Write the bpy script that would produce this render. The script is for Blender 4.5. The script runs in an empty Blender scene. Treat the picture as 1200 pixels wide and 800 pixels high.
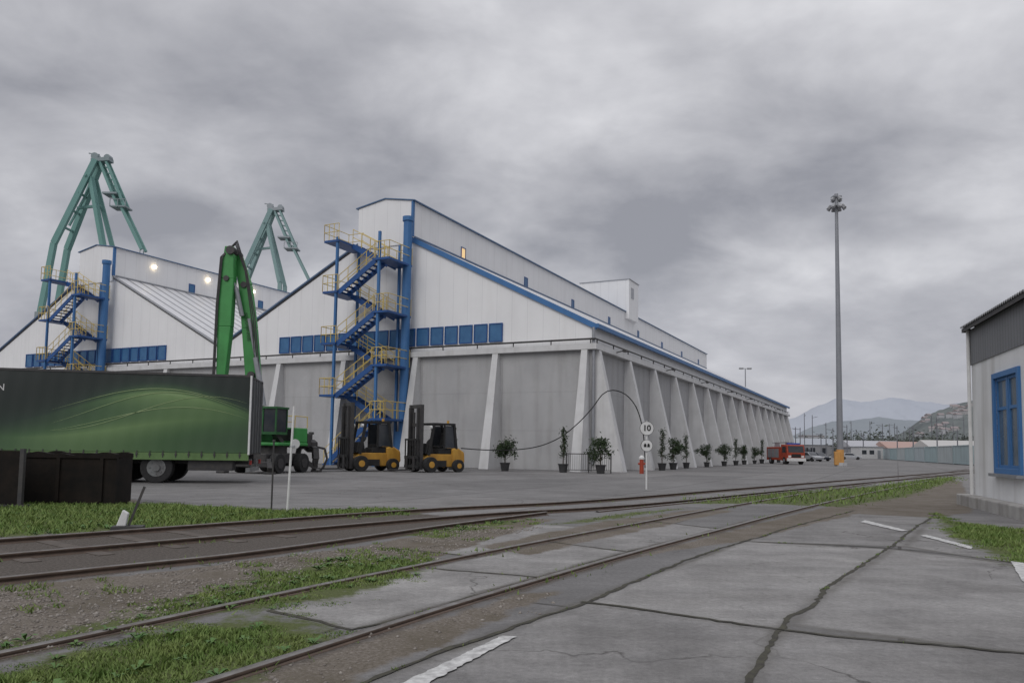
import bpy, bmesh, math, random
import numpy as np
from mathutils import Vector, Matrix
random.seed(4); rng = np.random.default_rng(4)
S = bpy.context.scene; COL = S.collection
R = math.radians
V = Vector
# ------------------------------------------------------------------ camera
F = 900.0; PPY = 460.0; CH = 1.3
pitch = math.atan(65/900); roll = math.atan(0.0157)
fw = V((0, math.cos(pitch), math.sin(pitch))); rt0 = V((1,0,0)); up0 = V((0,-math.sin(pitch), math.cos(pitch)))
rt = rt0*math.cos(roll)+up0*math.sin(roll); up = up0*math.cos(roll)-rt0*math.sin(roll)
CAMP = V((0,0,CH))
cd = bpy.data.cameras.new('camera'); cam = bpy.data.objects.new('camera', cd); COL.objects.link(cam)
cd.sensor_width = 36; cd.lens = F/1200*36; cd.shift_y = 60/1200; cd.clip_start = 0.1; cd.clip_end = 12000
M = Matrix.Identity(4)
for i in range(3):
    M[i][0] = rt[i]; M[i][1] = up[i]; M[i][2] = -fw[i]; M[i][3] = CAMP[i]
cam.matrix_world = M
S.camera = cam
def ray(px, py): return fw + rt*((px-600)/F) + up*((PPY-py)/F)
def G(px, py, z=0.0):
    d = ray(px, py); k = (z-CH)/d.z; return CAMP + d*k
def PY(px, py, Y):
    d = ray(px, py); return CAMP + d*(Y/d.y)
def GX(px, Y, z=0.0):
    d = ray(px, 530); return V((d.x/d.y*Y, Y, z))
# ------------------------------------------------------------------ mesh helpers
class MB:
    def __init__(s): s.v = []; s.f = []
    def add(s, vs, fs):
        o = len(s.v); s.v += [tuple(v) for v in vs]; s.f += [tuple(i+o for i in f) for f in fs]; return s
    def box(s, x0, x1, y0, y1, z0, z1):
        return s.add([(x0,y0,z0),(x1,y0,z0),(x1,y1,z0),(x0,y1,z0),(x0,y0,z1),(x1,y0,z1),(x1,y1,z1),(x0,y1,z1)],
                     [(0,3,2,1),(4,5,6,7),(0,1,5,4),(1,2,6,5),(2,3,7,6),(3,0,4,7)])
    def prism(s, A, B):
        n = len(A)
        return s.add(list(A)+list(B), [tuple(range(n))[::-1], tuple(range(n,2*n))]+[(i,(i+1)%n,n+(i+1)%n,n+i) for i in range(n)])
    def xz(s, poly, y0, y1): return s.prism([(x,y0,z) for x,z in poly], [(x,y1,z) for x,z in poly])
    def yz(s, poly, x0, x1): return s.prism([(x0,y,z) for y,z in poly], [(x1,y,z) for y,z in poly])
    def bar(s, a, b, w, h, upv=(0,0,1), w2=None, h2=None):
        a = V(a); b = V(b); d = (b-a).normalized(); u = V(upv)
        if abs(d.dot(u)) > .98: u = V((0,1,0))
        r = d.cross(u).normalized(); u = r.cross(d).normalized()
        w2 = w if w2 is None else w2; h2 = h if h2 is None else h2
        A = [a+r*(sx*w/2)+u*(sy*h/2) for sx,sy in ((-1,-1),(1,-1),(1,1),(-1,1))]
        B = [b+r*(sx*w2/2)+u*(sy*h2/2) for sx,sy in ((-1,-1),(1,-1),(1,1),(-1,1))]
        return s.prism(A, B)
    def tube(s, a, b, r, n=8, r2=None):
        a = V(a); b = V(b); d = (b-a).normalized(); u = V((0,0,1))
        if abs(d.z) > .9: u = V((1,0,0))
        x = d.cross(u).normalized(); y = x.cross(d); r2 = r if r2 is None else r2
        cs = [(math.cos(2*math.pi*i/n), math.sin(2*math.pi*i/n)) for i in range(n)]
        return s.prism([a+x*(c*r)+y*(q*r) for c,q in cs], [b+x*(c*r2)+y*(q*r2) for c,q in cs])
    def path(s, pts, r, n=6):
        for a, b in zip(pts[:-1], pts[1:]): s.tube(a, b, r, n)
        return s
    def lathe(s, prof, c, n=16):
        c = V(c); vs = []; fs = []; m = len(prof)
        for r, z in prof:
            for i in range(n):
                t = 2*math.pi*i/n; vs.append((c.x+r*math.cos(t), c.y+r*math.sin(t), c.z+z))
        for j in range(m-1):
            for i in range(n): fs.append((j*n+i, j*n+(i+1)%n, (j+1)*n+(i+1)%n, (j+1)*n+i))
        fs.append(tuple(range(n))[::-1]); fs.append(tuple(range((m-1)*n, m*n)))
        return s.add(vs, fs)
    def mesh(s, name, smooth=False, off=None, fix=True):
        me = bpy.data.meshes.new(name)
        vs = s.v if off is None else [(v[0]-off[0], v[1]-off[1], v[2]-off[2]) for v in s.v]
        me.from_pydata(vs, [], s.f)
        if fix:
            bm = bmesh.new(); bm.from_mesh(me); bmesh.ops.recalc_face_normals(bm, faces=bm.faces); bm.to_mesh(me); bm.free()
        if smooth: me.shade_smooth()
        return me
def link(name, me, m, parent=None, bev=0, label=None):
    o = bpy.data.objects.new(name, me); COL.objects.link(o)
    if m: me.materials.append(m)
    if parent: o.parent = parent
    if bev:
        b = o.modifiers.new('bevel', 'BEVEL'); b.width = bev; b.segments = 2; b.limit_method = 'ANGLE'
    if label: o['label'] = label
    return o
def part(name, mb, m, parent, bev=0, smooth=False, label=None, world=False):
    off = parent.location if world else None
    return link(name, mb.mesh(name, smooth, off), m, parent, bev, label)
def tag(o, label, cat, group=None):
    o['label'] = label; o['category'] = cat
    if group: o['group'] = group
    return o
def thing(name, label, cat, loc=(0,0,0), rz=0, group=None):
    o = bpy.data.objects.new(name, None); COL.objects.link(o); o.location = loc; o.rotation_euler = (0,0,rz)
    return tag(o, label, cat, group)
def struct(name, me, m):
    o = link(name, me, m); o['kind'] = 'structure'; return o
def dup(root, loc, rz, label=None, scale=None):
    def cp(o, p):
        c = o.copy(); COL.objects.link(c); c.parent = p
        for ch in [q for q in bpy.data.objects if q.parent == o]: cp(ch, c)
        return c
    r = cp(root, None); r.location = loc; r.rotation_euler = (0,0,rz)
    if label: r['label'] = label
    if scale: r.scale = (scale,)*3
    return r
def text_part(txt, size, m, parent, mat4, name='lettering', bold=0.0):
    cu = bpy.data.curves.new('t', 'FONT'); cu.body = txt; cu.size = size; cu.align_x = 'CENTER'; cu.align_y = 'CENTER'; cu.offset = bold; cu.extrude = .002
    to = bpy.data.objects.new('t', cu); COL.objects.link(to)
    bpy.context.view_layer.update()
    me = bpy.data.meshes.new_from_object(to.evaluated_get(bpy.context.evaluated_depsgraph_get()))
    bpy.data.objects.remove(to); me.transform(mat4); me.name = name; me.materials.clear()
    return link(name, me, m, parent)
# ------------------------------------------------------------------ materials
def pm(name, c1, c2=None, scale=3.0, rough=.7, metal=0.0, bump=0.0, detail=4, stretch=(1,1,1), lines=None, spec=.4, dirt=0.0):
    m = bpy.data.materials.new(name); m.use_nodes = True; nt = m.node_tree; N = nt.nodes; L = nt.links
    b = N['Principled BSDF']; b.inputs['Roughness'].default_value = rough; b.inputs['Metallic'].default_value = metal
    b.inputs['Specular IOR Level'].default_value = spec
    c2 = c2 or tuple(x*.8 for x in c1)
    tc = N.new('ShaderNodeTexCoord'); mp = N.new('ShaderNodeMapping'); mp.inputs['Scale'].default_value = stretch
    L.new(tc.outputs['Object'], mp.inputs['Vector'])
    no = N.new('ShaderNodeTexNoise'); no.inputs['Scale'].default_value = scale; no.inputs['Detail'].default_value = detail; no.inputs['Roughness'].default_value = .65
    L.new(mp.outputs[0], no.inputs['Vector'])
    cr = N.new('ShaderNodeValToRGB'); cr.color_ramp.elements[0].position = .32; cr.color_ramp.elements[1].position = .68
    cr.color_ramp.elements[0].color = (*c1,1); cr.color_ramp.elements[1].color = (*c2,1)
    L.new(no.outputs['Fac'], cr.inputs[0]); out = cr.outputs[0]
    def mult(out, fac_socket, dark):
        mx = N.new('ShaderNodeMix'); mx.data_type = 'RGBA'; mx.blend_type = 'MULTIPLY'
        L.new(fac_socket, mx.inputs[0]); L.new(out, mx.inputs[6]); mx.inputs[7].default_value = (*dark,1); return mx.outputs[2]
    if dirt:
        mp2 = N.new('ShaderNodeMapping'); mp2.inputs['Scale'].default_value = (1.1,1.1,.12); L.new(tc.outputs['Object'], mp2.inputs['Vector'])
        n2 = N.new('ShaderNodeTexNoise'); n2.inputs['Scale'].default_value = 1.6; n2.inputs['Detail'].default_value = 5; L.new(mp2.outputs[0], n2.inputs['Vector'])
        mr = N.new('ShaderNodeMapRange'); mr.inputs[1].default_value = .48; mr.inputs[2].default_value = .75; mr.inputs[4].default_value = dirt
        L.new(n2.outputs['Fac'], mr.inputs[0]); out = mult(out, mr.outputs[0], (.45,.42,.38))
    for ln in (lines or []):
        ax, sp, wd, st = ln
        sx = N.new('ShaderNodeSeparateXYZ'); L.new(tc.outputs['Object'], sx.inputs[0])
        dv = N.new('ShaderNodeMath'); dv.operation = 'DIVIDE'; dv.inputs[1].default_value = sp; L.new(sx.outputs[ax], dv.inputs[0])
        fr = N.new('ShaderNodeMath'); fr.operation = 'FRACT'; L.new(dv.outputs[0], fr.inputs[0])
        lt = N.new('ShaderNodeMath'); lt.operation = 'LESS_THAN'; lt.inputs[1].default_value = wd; L.new(fr.outputs[0], lt.inputs[0])
        mu = N.new('ShaderNodeMath'); mu.operation = 'MULTIPLY'; mu.inputs[1].default_value = st; L.new(lt.outputs[0], mu.inputs[0])
        out = mult(out, mu.outputs[0], (.3,.3,.32))
    L.new(out, b.inputs['Base Color'])
    if bump:
        bp = N.new('ShaderNodeBump'); bp.inputs['Strength'].default_value = bump; bp.inputs['Distance'].default_value = .02
        L.new(no.outputs['Fac'], bp.inputs['Height']); L.new(bp.outputs[0], b.inputs['Normal'])
    return m
def emis(name, c, s):
    m = bpy.data.materials.new(name); m.use_nodes = True; b = m.node_tree.nodes['Principled BSDF']
    b.inputs['Base Color'].default_value = (*c,1); b.inputs['Emission Color'].default_value = (*c,1); b.inputs['Emission Strength'].default_value = s; return m
clad = pm('white_cladding', (.82,.82,.82), (.77,.77,.775), .3, .6, lines=[(0,1.1,.03,.20),(1,1.1,.03,.20)], dirt=.10)
roofm = pm('ribbed_roof', (.66,.66,.67), (.58,.585,.60), .3, .5, lines=[(0,1.25,.22,.85)], dirt=.15)
conc = pm('grey_concrete', (.51,.51,.51), (.44,.44,.445), .45, .9, bump=.2, dirt=.3, lines=[(2,2.4,.010,.3),(0,5.95,.006,.35),(1,6.08,.006,.35)])
butm = pm('buttress_concrete', (.64,.64,.64), (.56,.56,.56), 1.0, .85, dirt=.28)  # lighter than the wall; shade between buttresses is put into this tone contrast
blue = pm('blue_paint', (.045,.15,.35), (.055,.17,.38), 1.5, .5, dirt=.25)
dimblue = pm('weathered_blue_edge', (.10,.16,.27), (.13,.19,.30), 1.5, .6, dirt=.25)
bluepane = pm('blue_pane', (.055,.16,.32), (.035,.115,.25), 1.2, .3)
darkpane = pm('dark_pane', (.03,.035,.045), (.05,.055,.06), 2, .15)
yel = pm('yellow_rail', (.70,.54,.17), (.57,.42,.12), 2, .55)
dblue = pm('stair_blue', (.022,.095,.30), (.016,.07,.22), 1.5, .5, dirt=.3)
steel = pm('dark_steel', (.05,.05,.055), (.08,.075,.07), 6, .6, metal=.3)
gsteel = pm('galvanised_steel', (.34,.35,.37), (.27,.28,.3), 4, .5, metal=.4)
black = pm('black_rubber', (.018,.018,.019), (.03,.03,.03), 9, .85)
white = pm('white_paint', (.72,.72,.71), (.60,.60,.59), 4, .6, dirt=.3)
lampm = emis('lit_lamp', (1.0,.83,.55), 8)
litwin = emis('lit_window', (.9,.62,.30), .55)
def mix_haze(c, k, h=(.42,.43,.46)): return tuple(a*(1-k)+b*k for a,b in zip(c,h))  # blends distance haze straight into a base colour
# ------------------------------------------------------------------ world
w = bpy.data.worlds.new('World'); S.world = w; w.use_nodes = True; nt = w.node_tree; N = nt.nodes; L = nt.links
bg = N['Background']
tc = N.new('ShaderNodeTexCoord'); sp = N.new('ShaderNodeSeparateXYZ'); L.new(tc.outputs['Generated'], sp.inputs[0])
zz = N.new('ShaderNodeMath'); zz.operation = 'MAXIMUM'; zz.inputs[1].default_value = 0.0; L.new(sp.outputs[2], zz.inputs[0])
za = N.new('ShaderNodeMath'); za.operation = 'ADD'; za.inputs[1].default_value = .42; L.new(zz.outputs[0], za.inputs[0])
dv = N.new('ShaderNodeVectorMath'); dv.operation = 'DIVIDE'
cb = N.new('ShaderNodeCombineXYZ'); [L.new(za.outputs[0], cb.inputs[i]) for i in range(3)]
L.new(tc.outputs['Generated'], dv.inputs[0]); L.new(cb.outputs[0], dv.inputs[1])
def wnoise(loc, scl, sc, det, rgh, dist):
    mpw = N.new('ShaderNodeMapping'); mpw.inputs['Location'].default_value = loc; mpw.inputs['Scale'].default_value = scl; L.new(dv.outputs[0], mpw.inputs[0])
    n1 = N.new('ShaderNodeTexNoise'); n1.inputs['Scale'].default_value = sc; n1.inputs['Detail'].default_value = det; n1.inputs['Roughness'].default_value = rgh; n1.inputs['Distortion'].default_value = dist
    L.new(mpw.outputs[0], n1.inputs['Vector']); return n1.outputs['Fac']
na = wnoise((9.3,4.7,2), (1,1.1,1.0), 1.7, 5, .5, .15); nb = wnoise((1.3,7.7,0), (1,1.2,1.6), 4.2, 6, .55, .2)
mxn = N.new('ShaderNodeMix'); mxn.data_type = 'FLOAT'; mxn.inputs[0].default_value = .34; L.new(na, mxn.inputs[2]); L.new(nb, mxn.inputs[3])
cr = N.new('ShaderNodeValToRGB'); L.new(mxn.outputs[0], cr.inputs[0])
e = cr.color_ramp.elements; e[0].position = .38; e[0].color = (.305,.31,.345,1); e[1].position = .64; e[1].color = (.74,.74,.77,1)
q = e.new(.5); q.color = (.485,.487,.52,1)
hr = N.new('ShaderNodeMapRange'); hr.inputs[1].default_value = 0; hr.inputs[2].default_value = .22; hr.inputs[3].default_value = .65; hr.inputs[4].default_value = 0; L.new(sp.outputs[2], hr.inputs[0])
mh = N.new('ShaderNodeMix'); mh.data_type = 'RGBA'; L.new(hr.outputs[0], mh.inputs[0]); L.new(cr.outputs[0], mh.inputs[6]); mh.inputs[7].default_value = (.545,.54,.59,1)
zr = N.new('ShaderNodeMapRange'); zr.inputs[1].default_value = .5; zr.inputs[2].default_value = .9; zr.inputs[3].default_value = 1; zr.inputs[4].default_value = 2.0; L.new(sp.outputs[2], zr.inputs[0])
ml = N.new('ShaderNodeVectorMath'); ml.operation = 'SCALE'; L.new(mh.outputs[2], ml.inputs[0]); L.new(zr.outputs[0], ml.inputs['Scale'])
sky = N.new('ShaderNodeTexSky'); sky.sky_type = 'NISHITA'; sky.sun_disc = False; sky.sun_elevation = R(38); sky.sun_rotation = R(200)
sk = N.new('ShaderNodeVectorMath'); sk.operation = 'SCALE'; sk.inputs['Scale'].default_value = .004; L.new(sky.outputs[0], sk.inputs[0])
ad = N.new('ShaderNodeVectorMath'); ad.operation = 'ADD'; L.new(ml.outputs[0], ad.inputs[0]); L.new(sk.outputs[0], ad.inputs[1])
L.new(ad.outputs[0], bg.inputs[0]); bg.inputs[1].default_value = .97
sl = bpy.data.lights.new('sun', 'SUN'); sl.energy = 0.95; sl.angle = R(40); sl.color = (1,.975,.95)
so = bpy.data.objects.new('sun', sl); COL.objects.link(so)
so.rotation_euler = V((-.42,-.75,.62)).to_track_quat('Z','Y').to_euler()
S.view_settings.view_transform = 'Standard'; S.view_settings.look = 'None'; S.view_settings.exposure = 0
# ------------------------------------------------------------------ tracks (ground polylines)
def smooth_poly(P, step=.35):
    P = [np.array((p.x,p.y)) for p in P]; P = [2*P[0]-P[1]]+P+[2*P[-1]-P[-2]]; out = []
    for i in range(1, len(P)-2):
        n = max(2, int(np.linalg.norm(P[i+1]-P[i])/step))
        for k in range(n):
            t = k/n; a,b,c,d = P[i-1:i+3]
            out.append(.5*((2*b)+(-a+c)*t+(2*a-5*b+4*c-d)*t*t+(-a+3*b-3*c+d)*t**3))
    out.append(P[-2]); return np.array(out)
def offs(P, o):
    T = np.gradient(P, axis=0); T /= np.linalg.norm(T, axis=1)[:,None]; return P+np.stack([-T[:,1],T[:,0]],1)*o
def ext(pl, a=0, b=0):
    pl = list(pl)
    if a: d = (pl[0]-pl[1]).normalized(); pl = [pl[0]+d*a]+pl
    if b: d = (pl[-1]-pl[-2]).normalized(); pl = pl+[pl[-1]+d*b]
    return pl
A_r = smooth_poly(ext([G(250,800),G(600,690),G(830,625),G(1000,582),G(1125,556)], 5, 200)); A_l = offs(A_r, 1.5)
B_l = smooth_poly(ext([G(0,637),G(490,600),G(700,588),G(900,571),G(1112,553.5)], 12, 200)); B_r = offs(B_l, -1.5)
C_r = smooth_poly(ext([G(0,684),G(300,651),G(520,619),G(640,603)], 12, 0)); C_l = offs(C_r, 1.5)
D_l = smooth_poly(ext([G(700,600),G(900,579),G(1118,554.5)],0,200)); 
def dist_poly(X, Y, P, maxseg=1):
    D = np.full(X.shape, 1e9)
    P = P[::2]
    for a, b in zip(P[:-1], P[1:]):
        d = b-a; L2 = (d**2).sum()
        lim = 3.0
        m = (X > min(a[0],b[0])-lim)&(X < max(a[0],b[0])+lim)&(Y > min(a[1],b[1])-lim)&(Y < max(a[1],b[1])+lim)
        if not m.any(): continue
        x = X[m]-a[0]; y = Y[m]-a[1]; t = np.clip((x*d[0]+y*d[1])/L2, 0, 1)
        D[m] = np.minimum(D[m], np.hypot(x-t*d[0], y-t*d[1]))
    return D
def sd(X, Y, poly):
    P = np.array([(p.x,p.y) for p in poly]); n = len(P); D = np.full(X.shape, 1e9); ins = np.zeros(X.shape, bool)
    for i in range(n):
        a = P[i]; b = P[(i+1)%n]; d = b-a; x = X-a[0]; y = Y-a[1]; t = np.clip((x*d[0]+y*d[1])/(d@d), 0, 1)
        D = np.minimum(D, np.hypot(x-t*d[0], y-t*d[1]))
        c = ((a[1] > Y) != (b[1] > Y)); xi = (b[0]-a[0])*(Y-a[1])/((b[1]-a[1]) if b[1] != a[1] else 1e-9)+a[0]
        ins ^= c & (X < xi)
    return np.where(ins, D, -D)
def gp(pts): return [G(*p) for p in pts]
grass_polys = [gp(p) for p in (
 [(-200,600),(0,590),(130,588),(330,597),(495,596),(480,603),(300,612),(130,622),(-200,640)],
 [(-200,860),(-100,812),(0,786),(130,754),(260,729),(340,722),(395,742),(330,775),(200,830),(0,900)],
 [(-100,780),(0,757),(200,708),(330,668),(420,650),(510,658),(440,690),(330,712),(240,720),(0,768)],
 [(770,590),(900,578),(1010,571),(1110,558),(1125,560),(1060,582),(985,594),(900,590)],
 [(1098,602),(1125,612),(1215,622),(1260,690),(1165,650),(1110,625)],
 [(470,627),(560,611),(625,608),(520,630)],
 [(640,615),(740,600),(800,596),(700,610)],
)]
gravel_polys = [gp(p) for p in (
 [(-300,720),(0,688),(200,668),(420,640),(600,606),(650,608),(500,655),(380,665),(240,715),(0,772),(-300,850)],
 [(560,640),(700,612),(820,596),(860,598),(720,628),(620,650)],
 [(240,802),(600,697),(660,692),(370,812),(300,900)],
 [(700,660),(830,628),(1000,586),(1060,578),(1010,600),(880,632)],
 [(-200,590),(0,580),(160,585),(150,600),(-200,625)],
 [(960,592),(1125,560),(1142,600),(1090,606),(1010,602)],
)]
slab_polys = [(gp(p), t) for p, t in (
 ([(872,634),(1045,643),(950,706),(912,738),(680,705)], .66),
 ([(1045,643),(1145,655),(1215,664),(1290,775),(930,732),(950,706)], .56),
 ([(680,705),(912,738),(850,850),(300,1000),(395,812)], .50),
 ([(912,738),(1290,775),(1400,1000),(760,1000),(850,850)], .46),
 ([(872,634),(1000,598),(1095,603),(1062,640)], .5),
 ([(1062,640),(1095,603),(1145,628),(1215,664)], .58),
 ([(315,715),(500,665),(628,676),(412,738)], .85),
 ([(500,665),(640,634),(735,646),(628,676)], .72),
 ([(640,634),(760,610),(850,620),(735,646)], .6),
 ([(430,640),(600,612),(700,618),(560,652)], .66),
)]
def masks(X, Y):
    g = np.full(X.shape, -9.); 
    for p in grass_polys: g = np.maximum(g, sd(X,Y,p))
    gr = np.full(X.shape, -9.)
    for p in gravel_polys: gr = np.maximum(gr, sd(X,Y,p))
    tA = np.minimum(dist_poly(X,Y,A_r), dist_poly(X,Y,A_l))
    cB = np.minimum(dist_poly(X,Y,offs(B_l,-.75)), dist_poly(X,Y,offs(C_r,.75)))
    bal = np.maximum(.14-tA, np.where(X*0.6+Y < 14, .9-cB, .2-np.minimum(dist_poly(X,Y,B_l), dist_poly(X,Y,B_r))))
    s = np.full(X.shape, -9.); tone = np.full(X.shape, .5)
    for p, t in slab_polys:
        q = sd(X,Y,p); s = np.maximum(s, q); tone = np.where(q > 0, t, tone)
    return g, gr, bal, s, tone
# ------------------------------------------------------------------ ground
def axis(lo, hi, step, far, grow=1.09):
    a = list(np.arange(lo, hi, step)); x = hi; s_ = step
    while x < far: a.append(x); s_ *= grow; x += s_
    a.append(far); x = lo; s_ = step; b = []
    while x > -far: s_ *= grow; x -= s_; b.append(max(x,-far))
    return np.array(b[::-1]+a)
xs = axis(-11, 15, .075, 6000); ys = axis(3.2, 22, .075, 6000)
XX, YY = np.meshgrid(xs, ys)
near = (np.abs(XX) < 80)&(YY > -5)&(YY < 120)
g, gr, bal, s_, tone = [np.full(XX.shape, v) for v in (-9.,-9.,-9.,-9.,.5)]
a, b, c, d, e5 = masks(XX[near], YY[near]); g[near] = a; gr[near] = b; bal[near] = c; s_[near] = d; tone[near] = e5
nx, ny = len(xs), len(ys)
ZZ = np.zeros_like(XX)
verts = np.stack([XX, YY, ZZ], -1).reshape(-1,3)
idx = np.arange(nx*ny).reshape(ny,nx); quads = np.stack([idx[:-1,:-1],idx[:-1,1:],idx[1:,1:],idx[1:,:-1]],-1).reshape(-1,4)
def fastmesh(name, verts, faces):
    me = bpy.data.meshes.new(name); nv = len(verts); nf, k = faces.shape
    me.vertices.add(nv); me.vertices.foreach_set('co', verts.astype(np.float32).ravel())
    me.loops.add(nf*k); me.loops.foreach_set('vertex_index', faces.astype(np.int32).ravel())
    me.polygons.add(nf); me.polygons.foreach_set('loop_start', np.arange(0, nf*k, k, dtype=np.int32))
    me.update(calc_edges=True); me.validate(); return me
gm = fastmesh('ground', verts, quads)
at = gm.attributes.new('mask', 'FLOAT_COLOR', 'POINT')
enc = lambda q: np.clip(q, -.5, .5)+.5
at.data.foreach_set('color', np.stack([enc(g),enc(gr),enc(bal),enc(s_)], -1).astype(np.float32).ravel())
at2 = gm.attributes.new('tone', 'FLOAT', 'POINT'); at2.data.foreach_set('value', tone.astype(np.float32).ravel())
UANG = math.atan2(ray(1052,532).y, ray(1052,532).x)
def ground_mat():
    m = bpy.data.materials.new('ground'); m.use_nodes = True; nt = m.node_tree; N = nt.nodes; L = nt.links; B = N['Principled BSDF']
    tc = N.new('ShaderNodeTexCoord'); P = tc.outputs['Object']
    at = N.new('ShaderNodeAttribute'); at.attribute_name = 'mask'; t2 = N.new('ShaderNodeAttribute'); t2.attribute_name = 'tone'
    sc = N.new('ShaderNodeSeparateColor'); L.new(at.outputs['Color'], sc.inputs[0])
    def noise(scale, det=4, rough=.6, vec=None):
        n = N.new('ShaderNodeTexNoise'); n.inputs['Scale'].default_value = scale; n.inputs['Detail'].default_value = det; n.inputs['Roughness'].default_value = rough
        L.new(vec or P, n.inputs['Vector']); return n.outputs['Fac']
    def ramp(f, stops):
        c = N.new('ShaderNodeValToRGB'); L.new(f, c.inputs[0]); e = c.color_ramp.elements
        while len(e) < len(stops): e.new(.5)
        for k, (p, col) in zip(e, stops): k.position = p; k.color = (*col,1)
        return c.outputs[0]
    def math_(op, a, b):
        n = N.new('ShaderNodeMath'); n.operation = op
        for i, q in enumerate((a,b)):
            if isinstance(q, (int,float)): n.inputs[i].default_value = q
            else: L.new(q, n.inputs[i])
        return n.outputs[0]
    def mix(f, a, b, bt='MIX'):
        n = N.new('ShaderNodeMix'); n.data_type = 'RGBA'; n.blend_type = bt
        if isinstance(f,(int,float)): n.inputs[0].default_value = f
        else: L.new(f, n.inputs[0])
        for k, q in ((6,a),(7,b)):
            if isinstance(q, tuple): n.inputs[k].default_value = (*q,1)
            else: L.new(q, n.inputs[k])
        return n.outputs[2]
    def thr(chan, nz, amp, soft=.04):
        v = math_('ADD', chan, math_('MULTIPLY', math_('SUBTRACT', nz, .5), amp))
        n = N.new('ShaderNodeMapRange'); L.new(v, n.inputs[0]); n.inputs[1].default_value = .5-soft; n.inputs[2].default_value = .5+soft; return n.outputs[0]
    big = noise(.25, 4); mid = noise(1.3, 6, .7); fine = noise(22, 3, .75); grain = noise(110, 2, .8)
    mps = N.new('ShaderNodeMapping'); mps.inputs['Rotation'].default_value = (0,0,-R(55)); mps.inputs['Scale'].default_value = (.3,1.6,1); L.new(P, mps.inputs[0])
    strk = noise(1.0, 5, .65, mps.outputs[0])
    asph = ramp(mid, [(.3,(.17,.166,.164)),(.7,(.25,.245,.242))])
    asph = mix(ramp(big, [(.35,(0,0,0)),(.65,(.65,.65,.65))]), asph, (.15,.146,.145))
    mp = N.new('ShaderNodeMapping'); mp.inputs['Rotation'].default_value = (0,0,-UANG); L.new(P, mp.inputs[0])
    br = N.new('ShaderNodeTexBrick'); L.new(mp.outputs[0], br.inputs['Vector']); br.inputs['Scale'].default_value = 1; br.offset = 0
    br.inputs['Brick Width'].default_value = 6.0; br.inputs['Row Height'].default_value = 3.6; br.inputs['Mortar Size'].default_value = .03; br.inputs['Mortar Smooth'].default_value = .4
    br.inputs['Color1'].default_value = (.9,.9,.9,1); br.inputs['Color2'].default_value = (1.14,1.13,1.12,1); br.inputs['Mortar'].default_value = (.45,.44,.43,1)
    asph = mix(1.0, asph, br.outputs['Color'], 'MULTIPLY')
    slab = ramp(t2.outputs['Fac'], [(.3,(.215,.21,.208)),(.8,(.325,.317,.31))])
    slab = mix(.8, slab, ramp(mid, [(.3,(.74,.74,.74)),(.7,(1.15,1.145,1.13))]), 'MULTIPLY')
    slab = mix(.7, slab, ramp(noise(.7,6,.75), [(.40,(.70,.695,.69)),(.58,(1.08,1.08,1.08))]), 'MULTIPLY')
    col = mix(thr(at.outputs['Alpha'], mid, .10), asph, slab)
    col = mix(.42, col, ramp(strk, [(.38,(.68,.675,.67)),(.6,(1.12,1.12,1.12))]), 'MULTIPLY')
    col = mix(.6, col, ramp(fine, [(.3,(.68,.68,.68)),(.7,(1.25,1.25,1.24))]), 'MULTIPLY')
    col = mix(.5, col, ramp(grain, [(.3,(.7,.7,.7)),(.7,(1.3,1.3,1.3))]), 'MULTIPLY')
    edg = N.new('ShaderNodeMapRange'); L.new(math_('ABSOLUTE', math_('SUBTRACT', at.outputs['Alpha'], .5), 0.0), edg.inputs[0]); edg.inputs[1].default_value = 0; edg.inputs[2].default_value = .10; edg.inputs[3].default_value = .7; edg.inputs[4].default_value = 0
    col = mix(math_('MULTIPLY', edg.outputs[0], ramp(mid,[(.4,(.2,.2,.2)),(.6,(1,1,1))])), col, (.08,.073,.058))
    vo = N.new('ShaderNodeTexVoronoi'); vo.feature = 'DISTANCE_TO_EDGE'; vo.inputs['Scale'].default_value = .33
    wv = N.new('ShaderNodeVectorMath'); wv.operation = 'ADD'; nw = N.new('ShaderNodeTexNoise'); nw.inputs['Scale'].default_value = 1.7; nw.inputs['Detail'].default_value = 4; L.new(P, nw.inputs['Vector'])
    nsc = N.new('ShaderNodeVectorMath'); nsc.operation = 'SCALE'; nsc.inputs['Scale'].default_value = .9; L.new(nw.outputs['Color'], nsc.inputs[0]); L.new(P, wv.inputs[0]); L.new(nsc.outputs[0], wv.inputs[1]); L.new(wv.outputs[0], vo.inputs['Vector'])
    ck = N.new('ShaderNodeMapRange'); L.new(vo.outputs['Distance'], ck.inputs[0]); ck.inputs[1].default_value = .0; ck.inputs[2].default_value = .006; ck.inputs[3].default_value = .75; ck.inputs[4].default_value = 0
    col = mix(math_('MULTIPLY', ck.outputs[0], ramp(big, [(.45,(0,0,0)),(.55,(1,1,1))])), col, (.05,.046,.042))
    grv = ramp(noise(35,3,.8), [(.3,(.075,.063,.05)),(.5,(.165,.142,.118)),(.72,(.30,.27,.24))])
    grv = mix(ramp(mid,[(.4,(0,0,0)),(.62,(.8,.8,.8))]), grv, (.11,.093,.068))
    col = mix(thr(sc.outputs[1], mid, .55), col, grv)
    blc = ramp(noise(30,3,.8), [(.3,(.045,.038,.033)),(.6,(.12,.104,.09)),(.8,(.22,.195,.175))])
    col = mix(thr(sc.outputs[2], mid, .3), col, blc)
    gs = ramp(noise(40,3,.8), [(.3,(.055,.065,.022)),(.7,(.12,.145,.05))])
    gmk = thr(sc.outputs[0], noise(2.6,6,.75), 1.3, .1)
    col = mix(gmk, col, gs)
    L.new(col, B.inputs['Base Color']); B.inputs['Specular IOR Level'].default_value = .22
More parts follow.
